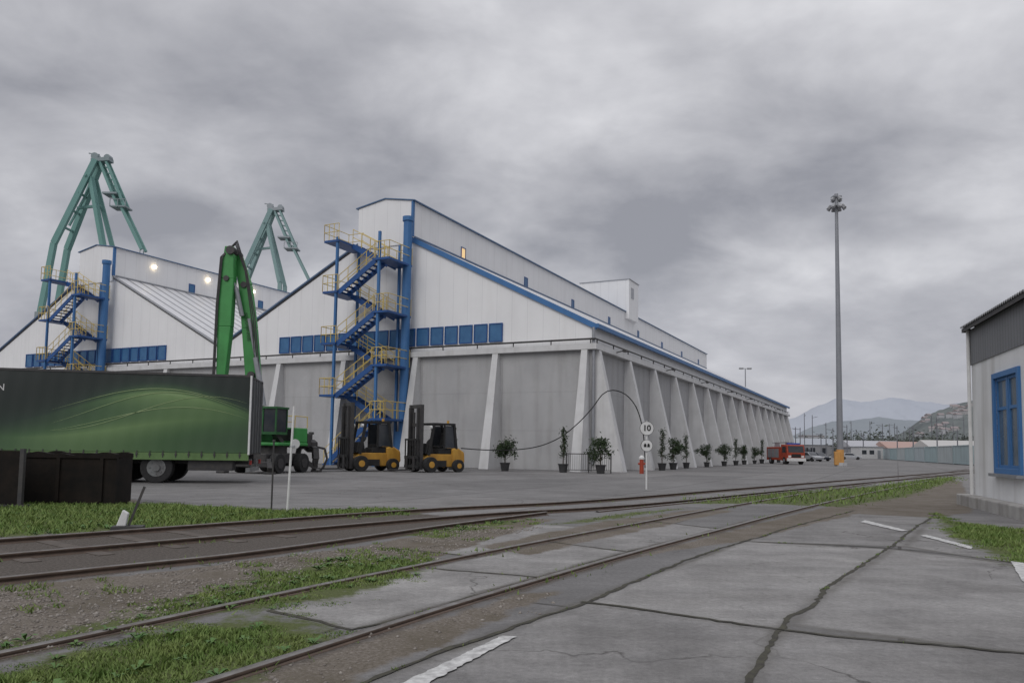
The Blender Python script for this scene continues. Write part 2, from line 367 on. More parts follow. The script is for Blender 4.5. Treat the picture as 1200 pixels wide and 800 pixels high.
    rr = N.new('ShaderNodeMapRange'); L.new(big, rr.inputs[0]); rr.inputs[1].default_value = .35; rr.inputs[2].default_value = .65; rr.inputs[3].default_value = .8; rr.inputs[4].default_value = .95; L.new(rr.outputs[0], B.inputs['Roughness'])
    bp = N.new('ShaderNodeBump'); bp.inputs['Strength'].default_value = .5; bp.inputs['Distance'].default_value = .012
    L.new(math_('ADD', grain, math_('MULTIPLY', fine, 2.0)), bp.inputs['Height']); L.new(bp.outputs[0], B.inputs['Normal'])
    return m
struct('ground', gm, ground_mat())
jm = pm('joint_dirt', (.035,.032,.028), (.075,.072,.05), 12, .95)
jb = MB()
def joint(pts, wd=.035, z=.004):
    P = smooth_poly([G(*p) for p in pts], .09)
    wob = np.cumsum(rng.normal(0,.010,len(P))); wob -= np.linspace(wob[0],wob[-1],len(P))
    P = P+rng.normal(0,.005,P.shape); T = np.gradient(P,axis=0); T /= np.linalg.norm(T,axis=1)[:,None]; Nn = np.stack([-T[:,1],T[:,0]],1)
    P = P+Nn*np.clip(wob,-.06,.06)[:,None]
    ww = wd*(.25+rng.random(len(P))*1.1); 
    for i in range(1,len(ww)): ww[i] = .5*ww[i-1]+.5*ww[i]
    Lp = P+Nn*ww[:,None]/2; Rp = P-Nn*ww[:,None]/2; n = len(P)
    jb.add([(x,y,z) for x,y in Lp]+[(x,y,z) for x,y in Rp], [(n+i,n+i+1,i+1,i) for i in range(n-1)])
    return P
JP = [joint([(1095,603),(1045,643),(950,706),(912,738),(850,850)], .055),
joint([(680,705),(800,722),(912,738),(1060,752),(1290,775)], .045, .008),
joint([(872,634),(1045,643),(1215,662)], .045, .006),
joint([(500,665),(560,670),(628,676)], .04),
joint([(640,634),(735,646)], .04), joint([(760,610),(850,620)], .045),
joint([(412,738),(628,676),(735,646),(860,618)], .045, .006),
joint([(315,715),(412,738)], .045),
joint([(395,812),(530,758),(680,705),(872,634),(1000,598)], .05, .006),
joint([(430,640),(560,652)], .04)]
jo = struct('pavement', jb.mesh('pavement', fix=False), jm)
pmk = pm('worn_marking', (.66,.66,.64), (.30,.295,.29), 13, .85, detail=8)
for k, pts in enumerate((((455,806),(490,806),(606,745),(588,744)), ((1008,611),(1014,609),(1064,621),(1056,622)), ((1078,627),(1086,626),(1140,640),(1138,643)), ((1184,657),(1200,659),(1240,712),(1212,704)))):
    mb = MB(); q = [G(*p,z=.010) for p in pts]; n = 34; vs = []
    for i in range(n+1):
        t = i/n; l_ = q[0].lerp(q[3],t); r_ = q[1].lerp(q[2],t); j = (r_-l_)
        vs += [l_+j*random.uniform(-.05,.10), r_+j*random.uniform(-.10,.05)]
    mb.add(vs, [(2*i,2*i+1,2*i+3,2*i+2) for i in range(n)])
    struct('road_marking', mb.mesh('road_marking'), pmk)
railtop = pm('worn_rail_steel', (.26,.25,.24), (.14,.12,.105), 6, .42, metal=.6); rust = pm('rusty_rail', (.075,.055,.043), (.12,.085,.065), 8, .85)
def rail_mesh(P, top, wd=.066):
    T = np.gradient(P,axis=0); T /= np.linalg.norm(T,axis=1)[:,None]; Nn = np.stack([-T[:,1],T[:,0]],1)
    prof = [(-.07,-.02),(-.07,.004),(-.012,.02 if top > .05 else .004),(-.012,top-.035),(-wd/2,top-.025),(-wd/2,top-.004),(-wd/2+.008,top),(wd/2-.008,top),(wd/2,top-.004),(wd/2,top-.025),(.012,top-.035),(.012,.02 if top > .05 else .004),(.07,.004),(.07,-.02)]
    k = len(prof); v = np.concatenate([np.stack([P[:,0]+Nn[:,0]*o, P[:,1]+Nn[:,1]*o, np.full(len(P), z)],1)[:,None] for o,z in prof],1).reshape(-1,3)
    f = [(i*k+j,(i+1)*k+j,(i+1)*k+j+1,i*k+j+1) for i in range(len(P)-1) for j in range(k-1)]
    me = fastmesh('rail', v, np.array(f)); me.materials.append(rust); me.materials.append(railtop)
    mi = np.array([1 if j in (5,6,7) else 0 for i in range(len(P)-1) for j in range(k-1)], np.int32); me.polygons.foreach_set('material_index', mi); return me
slp = pm('old_sleeper', (.12,.10,.085), (.08,.068,.058), 5, .9)
def track(label, l, r, top, sleep=None, parts='rail'):
    t = thing('railway_track', label, 'railway track')
    for P in (l, r):
        if P is None: continue
        o = bpy.data.objects.new('rail', rail_mesh(P, top)); COL.objects.link(o); o.parent = t
    if sleep is not None:
        mb = MB(); T = np.gradient(sleep,axis=0); acc = 0
        for i in range(1, len(sleep)):
            acc += np.linalg.norm(sleep[i]-sleep[i-1])
            if acc > .62 and sleep[i][1] < 12:
                acc = 0; n_ = V((-T[i][1],T[i][0],0)).normalized(); c_ = V((sleep[i][0],sleep[i][1],-.012)); mb.bar(c_-n_*1.15, c_+n_*1.15, .18, .04)
        o = part('sleeper', mb, slp, t); o['kind'] = 'stuff'
    return t
track('railway track set flush in concrete slabs, from lower left foreground to far right', A_l, A_r, .03)
track('raised railway track nearest the grass strip and truck, curving off right', B_l, B_r, .07, offs(B_l,-.75))
track('short siding rail on brown ballast, between the raised track and the flush track', None, C_r, .065)
track('single worn rail on the yard side, merging into the tracks at far right', D_l, None, .025)
def npnoise(x, y, s=1.0):
    return (np.sin(x*3.1*s+1.3*np.sin(y*2.3*s))+np.sin(y*3.7*s+1.1*np.sin(x*2.9*s+2))+.6*np.sin(x*9.3*s+y*7.1*s)+.6*np.sin(x*6.1*s-y*11.7*s))/3.2
def scatter(poly, dens, margin=.12, patch=.25):
    P = np.array([(p.x,p.y) for p in poly]); lo = P.min(0)-margin; hi = P.max(0)+margin; n = int((hi-lo).prod()*dens)
    n = min(n, 400000); X = rng.uniform(lo[0],hi[0],n); Y = rng.uniform(lo[1],hi[1],n); s = sd(X,Y,poly)+npnoise(X,Y,1.4)*patch
    k = s > 0; return X[k], Y[k], np.clip(s[k]*3, .2, 1)
gx, gy, gh = [], [], []
for i, (dn, h, pt) in enumerate(((460,.07,.5),(4200,.034,.34),(2000,.034,.45),(40,.10,.9),(700,.06,.4),(300,.05,.3),(70,.07,.5))):
    X, Y, hh = scatter(grass_polys[i], dn, .2, pt); gx.append(X); gy.append(Y); gh.append(hh*h*rng.uniform(.4,1.35,len(X)))
X, Y, hh = scatter(gravel_polys[0], 900, .1, 0); k = npnoise(X,Y,.8)+.5*npnoise(X+3,Y,2.3) > .30; gx.append(X[k]); gy.append(Y[k]); gh.append(.03*rng.uniform(.3,1.4,k.sum()))
for P, dn in ((A_r,130),(A_l,170),(B_r,150),(C_r,120),(B_l,60)):
    Q = P[(P[:,1] < 24)]; k = rng.integers(0, len(Q), len(Q)*dn//8); X = Q[k,0]+rng.normal(0,.14,len(k)); Y = Q[k,1]+rng.normal(0,.14,len(k))
    m_ = npnoise(X,Y,.9) > .35; gx.append(X[m_]); gy.append(Y[m_]); gh.append(.045*rng.uniform(.3,1.3,m_.sum()))
for Q in JP:
    k = rng.integers(0, len(Q), len(Q)*9); X = Q[k,0]+rng.normal(0,.012,len(k)); Y = Q[k,1]+rng.normal(0,.012,len(k)); m_ = npnoise(X,Y,1.7) > .5
    gx.append(X[m_]); gy.append(Y[m_]); gh.append(.02*rng.uniform(.4,1.4,m_.sum()))
gx = np.concatenate(gx); gy = np.concatenate(gy); gh = np.concatenate(gh); n = len(gx)
an = rng.uniform(0, 2*np.pi, n); wd = gh*.10+.0020+gy*.0004; le = gh*rng.uniform(.2,1.2,n); la = rng.uniform(0,2*np.pi,n)
v0 = np.stack([gx-np.cos(an)*wd, gy-np.sin(an)*wd, np.zeros(n)],1); v1 = np.stack([gx+np.cos(an)*wd, gy+np.sin(an)*wd, np.zeros(n)],1)
v2 = np.stack([gx+np.cos(la)*le, gy+np.sin(la)*le, gh],1)
gv = np.stack([v0,v1,v2],1).reshape(-1,3); gf = np.arange(3*n).reshape(-1,3)
grassm = pm('grass_blades', (.085,.16,.028), (.20,.25,.075), 2.6, .75, detail=8); 
go = link('grass', fastmesh('grass', gv, gf), grassm); go['kind'] = 'stuff'; tag(go, 'short ragged green grass and weeds beside the railway tracks', 'grass')
wx, wy = [], []
for i, dn in ((0,9),(2,10),(1,9),(5,10)):
    X, Y, _ = scatter(grass_polys[i], dn, .2, .3); wx.append(X); wy.append(Y)
wx = np.concatenate(wx); wy = np.concatenate(wy); LV = []
for x, y in zip(wx, wy):
    r_ = random.uniform(.03,.08); k = random.randint(5,9); a0 = random.uniform(0,6)
    for j in range(k):
        a = a0+j*6.283/k+random.uniform(-.2,.2); c, s = math.cos(a), math.sin(a); l_ = r_*random.uniform(.7,1.2); wdd = l_*.22; hh = l_*random.uniform(.3,.9)
        LV.append([(x,y,.003),(x+c*l_*.55-s*wdd,y+s*l_*.55+c*wdd,hh*.8),(x+c*l_,y+s*l_,hh*.7),(x+c*l_*.55+s*wdd,y+s*l_*.55-c*wdd,hh*.8)])
LV = np.array(LV).reshape(-1,3); o = link('weeds', fastmesh('weeds', LV, np.arange(len(LV)).reshape(-1,4)), pm('weed_leaf',(.06,.14,.03),(.12,.20,.055),3,.6)); o['kind'] = 'stuff'; tag(o, 'broad leaved weed rosettes scattered in the track verges', 'weeds')
def stones(polys, dens, smin, smax, name, m, label):
    X, Y = [], []
    for p, dn in zip(polys, dens):
        x, y, _ = scatter(p, dn, .1, .3); X.append(x); Y.append(y)
    X = np.concatenate(X); Y = np.concatenate(Y); k = (Y < 13)&(npnoise(X,Y,.6) > -.45); X = X[k]; Y = Y[k]; n = len(X)
    base = np.array([(1,0,0),(-1,0,0),(0,1,0),(0,-1,0),(0,0,1),(0,0,-1)],float); fc = np.array([(0,2,4),(2,1,4),(1,3,4),(3,0,4),(2,0,5),(1,2,5),(3,1,5),(0,3,5)])
    sz = rng.uniform(0,1,(n,1,1))**2.6*(smax-smin)+smin; sz = sz*rng.uniform(.5,1.3,(n,6,1)); v = base[None]*sz; a = rng.uniform(0,6.28,n); c, s = np.cos(a)[:,None], np.sin(a)[:,None]
    vx = v[:,:,0]*c-v[:,:,1]*s; vy = v[:,:,0]*s+v[:,:,1]*c; v = np.stack([vx+X[:,None], vy+Y[:,None], v[:,:,2]*.7+.002],2).reshape(-1,3)
    f = (fc[None]+(np.arange(n)*6)[:,None,None]).reshape(-1,3)
    o = link(name, fastmesh(name, v, f), m); o['kind'] = 'stuff'; tag(o, label, 'gravel')
stm = pm('ballast_stone', (.11,.095,.08), (.34,.31,.28), 11, .9, detail=3)
stones([gravel_polys[0], gravel_polys[2]], [650, 140], .005, .024, 'gravel', stm, 'loose brown gravel and ballast stones around the tracks')
# ------------------------------------------------------------------ warehouse
C0 = G(693,552)
UA = UANG
WR = thing('warehouse', 'long white clad warehouse with twin gables, blue trim and grey buttressed concrete base', 'warehouse', C0, UA)
Mi = (Matrix.Translation(C0)@Matrix.Rotation(UA,4,'Z')).inverted()
def wl(px, py, ax, val):
    o = Mi@CAMP; d = Mi.to_3x3()@ray(px,py); k = (val-o[ax])/d[ax]; return o+d*k
p483 = wl(483,280,0,0); p421 = wl(421,243,0,0); ptop = wl(483,233,0,0); pe = wl(693,380,0,0); pl = wl(693,403,0,0)
T0, T1 = p483.y, p421.y; Wd = T0+T1; ZM = p483.z; ZT = ptop.z; ZE = pe.z; ZL = pl.z; LEN = 92.0
TW = 2*Wd
part('base_wall', MB().box(0,LEN,0,TW,-.1,ZL-.35), conc, WR)
part('ledge', MB().box(-.4,LEN+.4,-.4,TW+.4,ZL-.35,ZL), butm, WR)
mb = MB(); mb.tube((-.30,-.3,ZL+.28),(-.30,TW,ZL+.28),.06); mb.tube((-.3,-.30,ZL+.28),(LEN,-.30,ZL+.28),.05)
for i in range(0, 24): mb.tube((-.3,i*TW/24,ZL),(-.3,i*TW/24,ZL+.28),.04)
for i in range(0, 31): mb.tube((i*3,-.3,ZL),(i*3,-.3,ZL+.28),.04)
part('ledge_pipe', mb, steel, WR)
mrp = pm('monitor_roof_paint',(.08,.15,.27),(.10,.17,.29),1,.5)
for k in (0,1):
    o = k*Wd
    part('gable_wall', MB().yz([(o+.06,ZL),(o+Wd-.06,ZL),(o+Wd-.06,ZE-.1),(o+T1,ZM-.1),(o+T0,ZM-.1),(o+.06,ZE-.1)], .06+k*.003, LEN-.06), clad, WR)
    for sgn in (0,1):
        y0, y1 = (o-.25*(k==0), o+T0) if sgn == 0 else (o+Wd+.25*(k==1), o+T1)
        z0 = ZE-.12*((k==0 and sgn==0) or (k==1 and sgn==1))
        part('roof_slope', MB().yz([(y0,z0),(y1,ZM),(y1,ZM+.14),(y0,z0+.14)], .05, LEN+.1), roofm, WR)
        th = .22 if (k==0 and sgn==0) else -.05
        tp_ = .15 if (k==0 and sgn==0) else .16
        mb = MB(); mb.yz([(y0,z0-th),(y1,ZM-th),(y1,ZM+tp_),(y0,z0+tp_)], -.10, .045)
        part('rake_trim', mb, gsteel if (k==1 and sgn==0) else (blue if sgn==0 else dimblue), WR)
    part('monitor_wall', MB().yz([(o+T0,ZM-.3),(o+T1,ZM-.3),(o+T1,ZT-.15),(o+(T0+T1)/2,ZT+.25),(o+T0,ZT-.15)], -.02, LEN-.3), clad, WR)
    part('monitor_roof', MB().yz([(o+T0-.2,ZT-.17),(o+(T0+T1)/2,ZT+.26),(o+T1+.2,ZT-.17),(o+T1+.2,ZT-.10),(o+(T0+T1)/2,ZT+.33),(o+T0-.2,ZT-.10)], -.12, LEN-.2), mrp, WR)
    mb = MB(); mb.box(-.08,.15,o+T0-.06,o+T0+.08,ZM+.2,ZT-.18); part('corner_trim', mb, blue, WR)
    mb = MB(); mb.box(.25,LEN-.4,o+T0-.07,o+T0-.003,ZM+.145,ZM+.26); part('flashing', mb, dimblue if k==0 else gsteel, WR)
part('eaves_gutter', MB().box(-.1,LEN+.1,-.42,-.26,ZE-.24,ZE+.02), blue, WR)
part('downpipe', MB().tube((-.12,-.12,ZE-.2),(-.12,-.12,.4),.09), gsteel, WR)
def but_g(y): return MB().prism([(0.02,y-.33,-.05),(-1.7,y-.33,-.05),(-.37,y-.2,ZL-.36),(.02,y-.2,ZL-.36)], [(.02,y+.33,-.05),(-1.7,y+.33,-.05),(-.37,y+.2,ZL-.36),(.02,y+.2,ZL-.36)])
def but_s(x): return MB().prism([(x-.33,.02,-.05),(x-.33,-2.0,-.05),(x-.2,-.37,ZL-.36),(x-.2,.02,ZL-.36)], [(x+.33,.02,-.05),(x+.33,-2.0,-.05),(x+.2,-.37,ZL-.36),(x+.2,.02,ZL-.36)])
y = .38
while y < TW: part('buttress', but_g(y), butm, WR); y += 6.08
for i in range(16): part('buttress', but_s(.38+i*5.95), butm, WR)
for i in range(7):
    x = 3.3+i*11.9; o = part('bulkhead_lamp', MB().bar((x,-.4,ZL-.15),(x,-.9,ZL-.05),.06,.06).box(x-.18,x+.18,-1.1,-.85,ZL-.14,ZL-.02), steel, WR)
wz0, wz1 = wl(590,400,0,0).z, wl(590,378,0,0).z; ya, yb = wl(590,390,0,0).y, wl(327,400,0,0).y
nW = 17; stp = (yb-ya)/nW
for k in (0,1):
    for i in range(nW):
        y0 = ya+i*stp+k*Wd; fr = MB(); a_, b_ = y0+.07, y0+stp-.07
        for q in ((a_,b_,wz0,wz0+.06),(a_,b_,wz1-.06,wz1),(a_,a_+.06,wz0+.06,wz1-.06),(b_-.06,b_,wz0+.06,wz1-.06)): fr.box(-.05,.05,q[0],q[1],q[2],q[3])
        wn = part('window', fr, dblue, WR); part('pane', MB().box(-.01,.04,a_+.06,b_-.06,wz0+.06,wz1-.06), bluepane, wn)
for k in (0,1):
    for i in range(8):
        x = 6.6+i*11.2 if k == 0 else 8+i*9.0; yw = k*Wd+T0
        if x > LEN-5: continue
        fr = MB()
        for q in ((x,x+.7,15.35+.9,15.35+.97),(x,x+.7,15.35,15.42),(x,x+.07,15.42,16.25),(x+.63,x+.7,15.42,16.25)): fr.box(q[0],q[1],yw-.05,yw+.02,q[2]+.35,q[3]+.35)
        wn = part('window', fr, dblue, WR); part('pane', MB().box(x+.07,x+.63,yw-.02,yw+.01,15.77,16.6), litwin if (k==0 and i==0) else bluepane, wn, label='lit window' if (k==0 and i==0) else None)
for px, py in ((180,313),(243,328),(272,336),(296,342)):
    q = wl(px,py,1,Wd+T0); part('wall_lamp', MB().lathe([(.1,-.12),(.15,0),(.1,.12)], (q.x,q.y-.2,q.z), 10), lampm, WR, smooth=True)
qa = wl(737,366,1,T0-.5); qb = wl(748,366,1,T0-.5); xa, xb = qa.x, qb.x
zt = wl(740,329,1,T0-.5).z; yl = wl(680,333,0,xa).y
o = part('penthouse', MB().box(xa,xb,T0-.5,yl,ZT-1.0,zt), clad, WR); part('penthouse_parapet', MB().box(xa-.1,xb+.1,T0-.6,yl+.1,zt,zt+.07), gsteel, o)
gpn = pm('grey_panel',(.42,.43,.46),None,3,.6)
part('vent_grille', MB().box(xa+.8,xa+1.8,T0-.56,T0-.504,zt-2.2,zt-.9), gpn, o)
for i in range(5): part('roof_vent', MB().tube((66+i*4.4,T0+2,ZT),(66+i*4.4,T0+2,ZT+.7),.15).tube((66+i*4.4,T0+2,ZT+.7),(66+i*4.4,T0+2,ZT+.82),.24), gsteel, WR)
# ------------------------------------------------------------------ stair towers
def stair_tower(label, yo):
    loc = C0+Matrix.Rotation(UA,3,'Z')@V((0,yo,0)); t = thing('stair_tower', label, 'staircase', loc, UA, 'outside stair towers')
    yA, yB = T0+.5, T0+4.0
    for x in (-3.0,-.7):
        for y in (yA,yB):
            top = 15.4 if x < -1 else 15.0
            part('column', MB().box(x-.08,x+.08,y-.08,y+.08,0,top), blue, t)
    zl = [4.7,8.2,11.7,15.2]; zr_ = [3.1,6.6,10.1,13.6]
    def landing(y0,y1,z):
        o = part('landing', MB().box(-3.15,-.5,y0,y1,z-.14,z), dblue, t); rb = MB()
        end = y0 if y0 < yA else y1
        for h in (.55,1.1):
            rb.tube((-3.15,y0,z+h),(-3.15,y1,z+h),.026,5); rb.tube((-3.15,end,z+h),(-.5,end,z+h),.026,5); rb.tube((-.5,y0,z+h),(-.5,y1,z+h),.026,5)
        for i in range(4):
            yy = y0+(y1-y0)*i/3; rb.tube((-3.15,yy,z),(-3.15,yy,z+1.1),.026,5)
        for i in range(3): rb.tube((-3.15+i*1.3,end,z),(-3.15+i*1.3,end,z+1.1),.026,5)
        part('railing', rb, yel, o)
    def flight(x0,x1,ya_,za,yb_,zb):
        st = MB()
        for x in (x0,x1): st.bar((x,ya_,za-.12),(x,yb_,zb-.12),.06,.34)
        n_ = 9
        for i in range(n_): f_ = (i+.5)/n_; st.box(x0,x1,ya_+(yb_-ya_)*f_-.15,ya_+(yb_-ya_)*f_+.15,za+(zb-za)*f_-.02,za+(zb-za)*f_+.02)
        o = part('stair_flight', st, dblue, t); rb = MB()
        for x in (x0,x1):
            for h in (.5,1.05): rb.tube((x,ya_,za+h),(x,yb_,zb+h),.026,5)
            for i in range(5): f_ = i/4; rb.tube((x,ya_+(yb_-ya_)*f_,za+(zb-za)*f_),(x,ya_+(yb_-ya_)*f_,za+(zb-za)*f_+1.05),.026,5)
        part('railing', rb, yel, o)
    for z in zl: landing(yB-.2, yB+1.05, z)
    for z in zr_: landing(yA-.9, yA+.3, z)
    for i in range(4):
        flight(-1.65,-.65, yA+.3, zr_[i], yB-.2, zl[i])
        if i < 3: flight(-3.0,-2.0, yB-.2, zl[i], yA+.3, zr_[i+1])
    flight(-3.0,-2.0, yB+.6, 0, yA+.3, zr_[0])
    o = part('roof_bridge', MB().box(-.5,-.03,yB-.2,yB+1.05,15.06,15.2), dblue, t)
    part('duct', MB().tube((-.75,T0-.15,2.3),(-.75,T0-.15,16.6),.30,14).tube((-.75,T0-.15,16.6),(-.75,T0-.15,16.9),.38,14).box(-1.1,-.4,T0-.5,T0+.2,0,2.3), blue, t, label='tall round blue duct')
    return t
stair_tower('blue zigzag stair tower with yellow railings on the right gable, behind the forklifts', 0)
stair_tower('blue zigzag stair tower with yellow railings on the left gable, above the green trailer', Wd)
# ------------------------------------------------------------------ harbour cranes
def crane(label, Y, pxo, k, m, m2):
    base = GX(pxo, Y); t = thing('harbour_crane', label, 'crane', base, 0, 'harbour cranes behind the warehouse')
    def p(dx, z, y=0): return (dx*k, y*k, z*k)
    mb = MB()
    for sx in (-5,5):
        for sy in (-5,5): mb.bar(p(sx,0,sy), p(sx*.6,16,sy*.6), 1.1*k, 1.1*k)
    mb.box(-4*k,4*k,-4*k,4*k,15.5*k,17*k); part('portal', mb, m, t)
    part('machine_house', MB().box(-5*k,5*k,-3*k,3*k,17*k,22*k), m2, t)
    mb = MB()
    for y in (-1.6,1.6):
        mb.bar(p(-4.6,22,y*1.3), p(-3.2,33.5,y*1.2), .8*k, .8*k); mb.bar(p(-3.2,33.5,y*1.2), p(2.2,48.0,y*.5), .85*k, .85*k)
    for f_ in (.2,.4,.6,.8):
        x_ = -3.2+5.4*f_; z_ = 33.5+14.5*f_; mb.bar(p(x_,z_,-1.7), p(x_,z_,1.7), .3*k, .3*k)
    part('boom', mb, m, t)
    mb = MB()
    for y in (-1.2,1.2): mb.bar(p(4.8,30,y*1.4), p(4.8,33,y*1.4), .7*k, .7*k); mb.bar(p(4.8,33,y*1.4), p(1.6,45,y*.6), .8*k, .7*k)
    mb.bar(p(4.8,22,0), p(4.8,31,0), 1.2*k,1.2*k)
    mb.bar(p(-.8,40,0), p(3.0,40.5,0), .4*k,.4*k); mb.bar(p(-2,37,0),p(1.8,45,0),.3*k,.3*k)
    part('a_frame', mb, m, t)
    mb = MB()
    for y in (-.8,.8):
        mb.bar(p(2.6,48.2,y*.6), p(6.4,40,y), .4*k,.42*k); mb.bar(p(3.6,48.4,y*.6), p(7.5,40,y), .35*k,.35*k)
        mb.bar(p(6.8,40.3,y), p(10.6,33,y), .4*k,.4*k)
    for i in range(9):
        f_ = i/8; mb.bar(p(2.6+3.8*f_,48.2-8.2*f_,0), p(3.6+3.9*min(1,f_+.06),48.4-8.4*min(1,f_+.06),0), .2*k,.2*k)
    part('jib', mb, m, t)
    mb = MB(); mb.bar(p(1.4,48,0), p(4.4,48.3,0), 1.6*k, .6*k); mb.tube(p(1.8,48.8,-.5),p(1.8,48.8,.5),.6*k,12); mb.tube(p(3.9,48.6,-.5),p(3.9,48.6,.5),.55*k,12); mb.bar(p(.6,49.4,0),p(2.4,49.2,0),.15*k,.15*k)
    part('sheave_head', mb, m2, t)
    mb = MB(); mb.box(3.8*k,6.2*k,-1.2*k,1.2*k,42.2*k,42.5*k); mb.box(5.2*k,7.8*k,-1.2*k,1.2*k,40.0*k,40.25*k)
    for x in (5.2,6.5,7.8): mb.bar(p(x,40,-1.2),p(x,41.3,-1.2),.1*k,.1*k)
    mb.bar(p(5.2,41.3,-1.2),p(7.8,41.3,-1.2),.1*k,.1*k); part('service_platform', mb, m2, t)
    mb = MB(); mb.tube(p(10.5,33,.2),p(10.6,18,.2),.09*k,5); mb.tube(p(9.9,34,.2),p(9.9,18,.2),.07*k,5); part('hoist_rope', mb, m2, t)
teal = pm('teal_crane', mix_haze((.05,.25,.20),.24), mix_haze((.07,.29,.24),.28), .2, .6); teal2 = pm('hazier_teal_crane', mix_haze((.05,.26,.22),.45), mix_haze((.06,.29,.25),.5), .2, .6)  # haze painted into the crane green, stronger for the farther crane
dk = pm('crane_machinery', mix_haze((.12,.2,.2),.3), mix_haze((.2,.25,.26),.3), .3, .6); dk2 = pm('crane_machinery_hazier', mix_haze((.12,.2,.2),.55), mix_haze((.2,.25,.26),.55), .3, .6)  # machinery tones carry the same painted haze
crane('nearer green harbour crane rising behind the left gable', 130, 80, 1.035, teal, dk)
crane('smaller green harbour crane with distance haze in its colour, between the two gables', 182, 295, 1.20, teal2, dk2)
# ------------------------------------------------------------------ curtain-side trailer
rp = GX(291, 25.3); TA = math.atan2(-.17,-.985)
TR = thing('truck_trailer', 'long curtain-side truck trailer with dark and bright green artwork, at the left edge', 'trailer', rp, TA)
LT = 13.6; zb, zt_ = 1.0, 3.5
def art():
    m = bpy.data.materials.new('green_artwork'); m.use_nodes = True; nt = m.node_tree; N = nt.nodes; L = nt.links; B = N['Principled BSDF']
    tc = N.new('ShaderNodeTexCoord'); sx = N.new('ShaderNodeSeparateXYZ'); L.new(tc.outputs['Object'], sx.inputs[0])
    def mt(op, a, b=0.0):
        n = N.new('ShaderNodeMath'); n.operation = op
        for i, q in enumerate((a,b)):
            if isinstance(q,(int,float)): n.inputs[i].default_value = q
            else: L.new(q, n.inputs[i])
        return n.outputs[0]
    x, z = sx.outputs[0], sx.outputs[2]
    def glow(zc, amp, ph, fr, kb, ka, xc, xw, st):
        edge = mt('ADD', zc, mt('MULTIPLY', mt('SINE', mt('ADD', mt('MULTIPLY', x, fr), ph)), amp)); dz = mt('SUBTRACT', z, edge)
        be = mt('EXPONENT', mt('MULTIPLY', mt('ABSOLUTE', dz), -kb)); ab = mt('EXPONENT', mt('MULTIPLY', mt('ABSOLUTE', dz), -ka)); up_ = mt('GREATER_THAN', dz, 0.0)
        g = mt('ADD', mt('MULTIPLY', up_, ab), mt('MULTIPLY', mt('SUBTRACT', 1.0, up_), be))
        fl = mt('EXPONENT', mt('MULTIPLY', mt('POWER', mt('ABSOLUTE', mt('DIVIDE', mt('SUBTRACT', x, xc), xw)), 2.0), -1.0))
        return mt('MULTIPLY', mt('MULTIPLY', g, fl), st)
    g = mt('ADD', glow(2.35, .55, -.2, .62, 1.3, 5.0, 2.4, 2.6, .78), glow(1.75, .35, 1.2, .5, 1.2, 2.5, 4.6, 3.4, .5))
    g = mt('ADD', g, mt('MULTIPLY', mt('EXPONENT', mt('MULTIPLY', mt('SUBTRACT', z, 1.0), -1.9)), .24))
    c = N.new('ShaderNodeValToRGB'); L.new(g, c.inputs[0]); e = c.color_ramp.elements
    e[0].position = 0; e[0].color = (.014,.020,.018,1); e[1].position = 1; e[1].color = (.36,.46,.24,1)
    for p, col in ((.15,(.020,.040,.026)),(.4,(.055,.115,.045)),(.75,(.16,.26,.10))): q = e.new(p); q.color = (*col,1)
    L.new(c.outputs[0], B.inputs['Base Color']); B.inputs['Roughness'].default_value = .38; return m
nxx, nzz = 170, 14; vs = []
for j in range(nzz+1):
    for i in range(nxx+1):
        x = i*LT/nxx; z = zb+(zt_-zb)*j/nzz; vs.append((x, .004*math.sin(x*5.2+.4*math.sin(x))+.003*math.sin(x*13+z*2)+.009*math.sin(z*2.2+x), z))
me = bpy.data.meshes.new('curtain'); me.from_pydata(vs, [], [(j*(nxx+1)+i,j*(nxx+1)+i+1,(j+1)*(nxx+1)+i+1,(j+1)*(nxx+1)+i) for j in range(nzz) for i in range(nxx)]); me.shade_smooth()
cur = link('side_curtain', me, art(), TR)
sw = pm('printed_line', (.34,.43,.22), (.24,.33,.14), 2, .5)
for ph_, amp, of in ((0,.36,.24),(.3,.5,.0),(.7,.34,-.3),(1.2,.55,-.1)):
    mb = MB(); vs = []; n_ = 60
    for i in range(n_+1):
        x = .1+5.9*i/n_; z = 2.45+of+amp*math.sin(.62*x*1.1-.3+ph_)-.02*(x-3)**2; z = min(max(z,1.1),3.4); h = .008*math.sin(math.pi*i/n_)+.001
        vs += [(x,.024,z-h),(x,.024,z+h)]
    mb.add(vs, [(2*i,2*i+1,2*i+3,2*i+2) for i in range(n_)]); part('printed_swirl', mb, sw, cur)
Mt = Matrix.Translation((7.50,.026,2.95))@Matrix.Rotation(math.pi,4,'Z')@Matrix.Rotation(math.pi/2,4,'X')
text_part('N', .3, white, cur, Mt)
frm = pm('trailer_frame', (.20,.21,.21), (.12,.12,.12), 3, .5)
mb = MB(); mb.box(0,LT,-2.5,-.06,zb-.05,zb+.1); mb.box(0,LT,-2.5,-.05,zt_-.02,zt_+.05); mb.box(0,LT,-.04,.03,zt_+.0,zt_+.07)
part('body_frame', mb, steel, TR)
part('far_curtain', MB().box(0,LT,-2.52,-2.48,zb,zt_), pm('dark_green_curtain',(.02,.05,.03),None,2,.5), TR)
part('corner_post', MB().box(-.03,.02,-.07,.035,zb-.05,zt_+.05), white, TR); part('corner_post', MB().box(-.03,.06,-2.5,-2.40,zb-.05,zt_+.05), steel, TR)
dd_ = part('rear_door', MB().box(-.02,.04,-2.37,-1.26,zb,zt_-.05).box(-.02,.04,-1.24,-.09,zb,zt_-.05), pm('door_grey',(.06,.065,.07),(.045,.05,.052),2,.5,dirt=.5), TR)
mb = MB()
for y in (-2.1,-1.5,-1.0,-.4): mb.tube((-.05,y,zb),(-.05,y,zt_-.05),.015)
part('lock_rod', mb, frm, dd_)
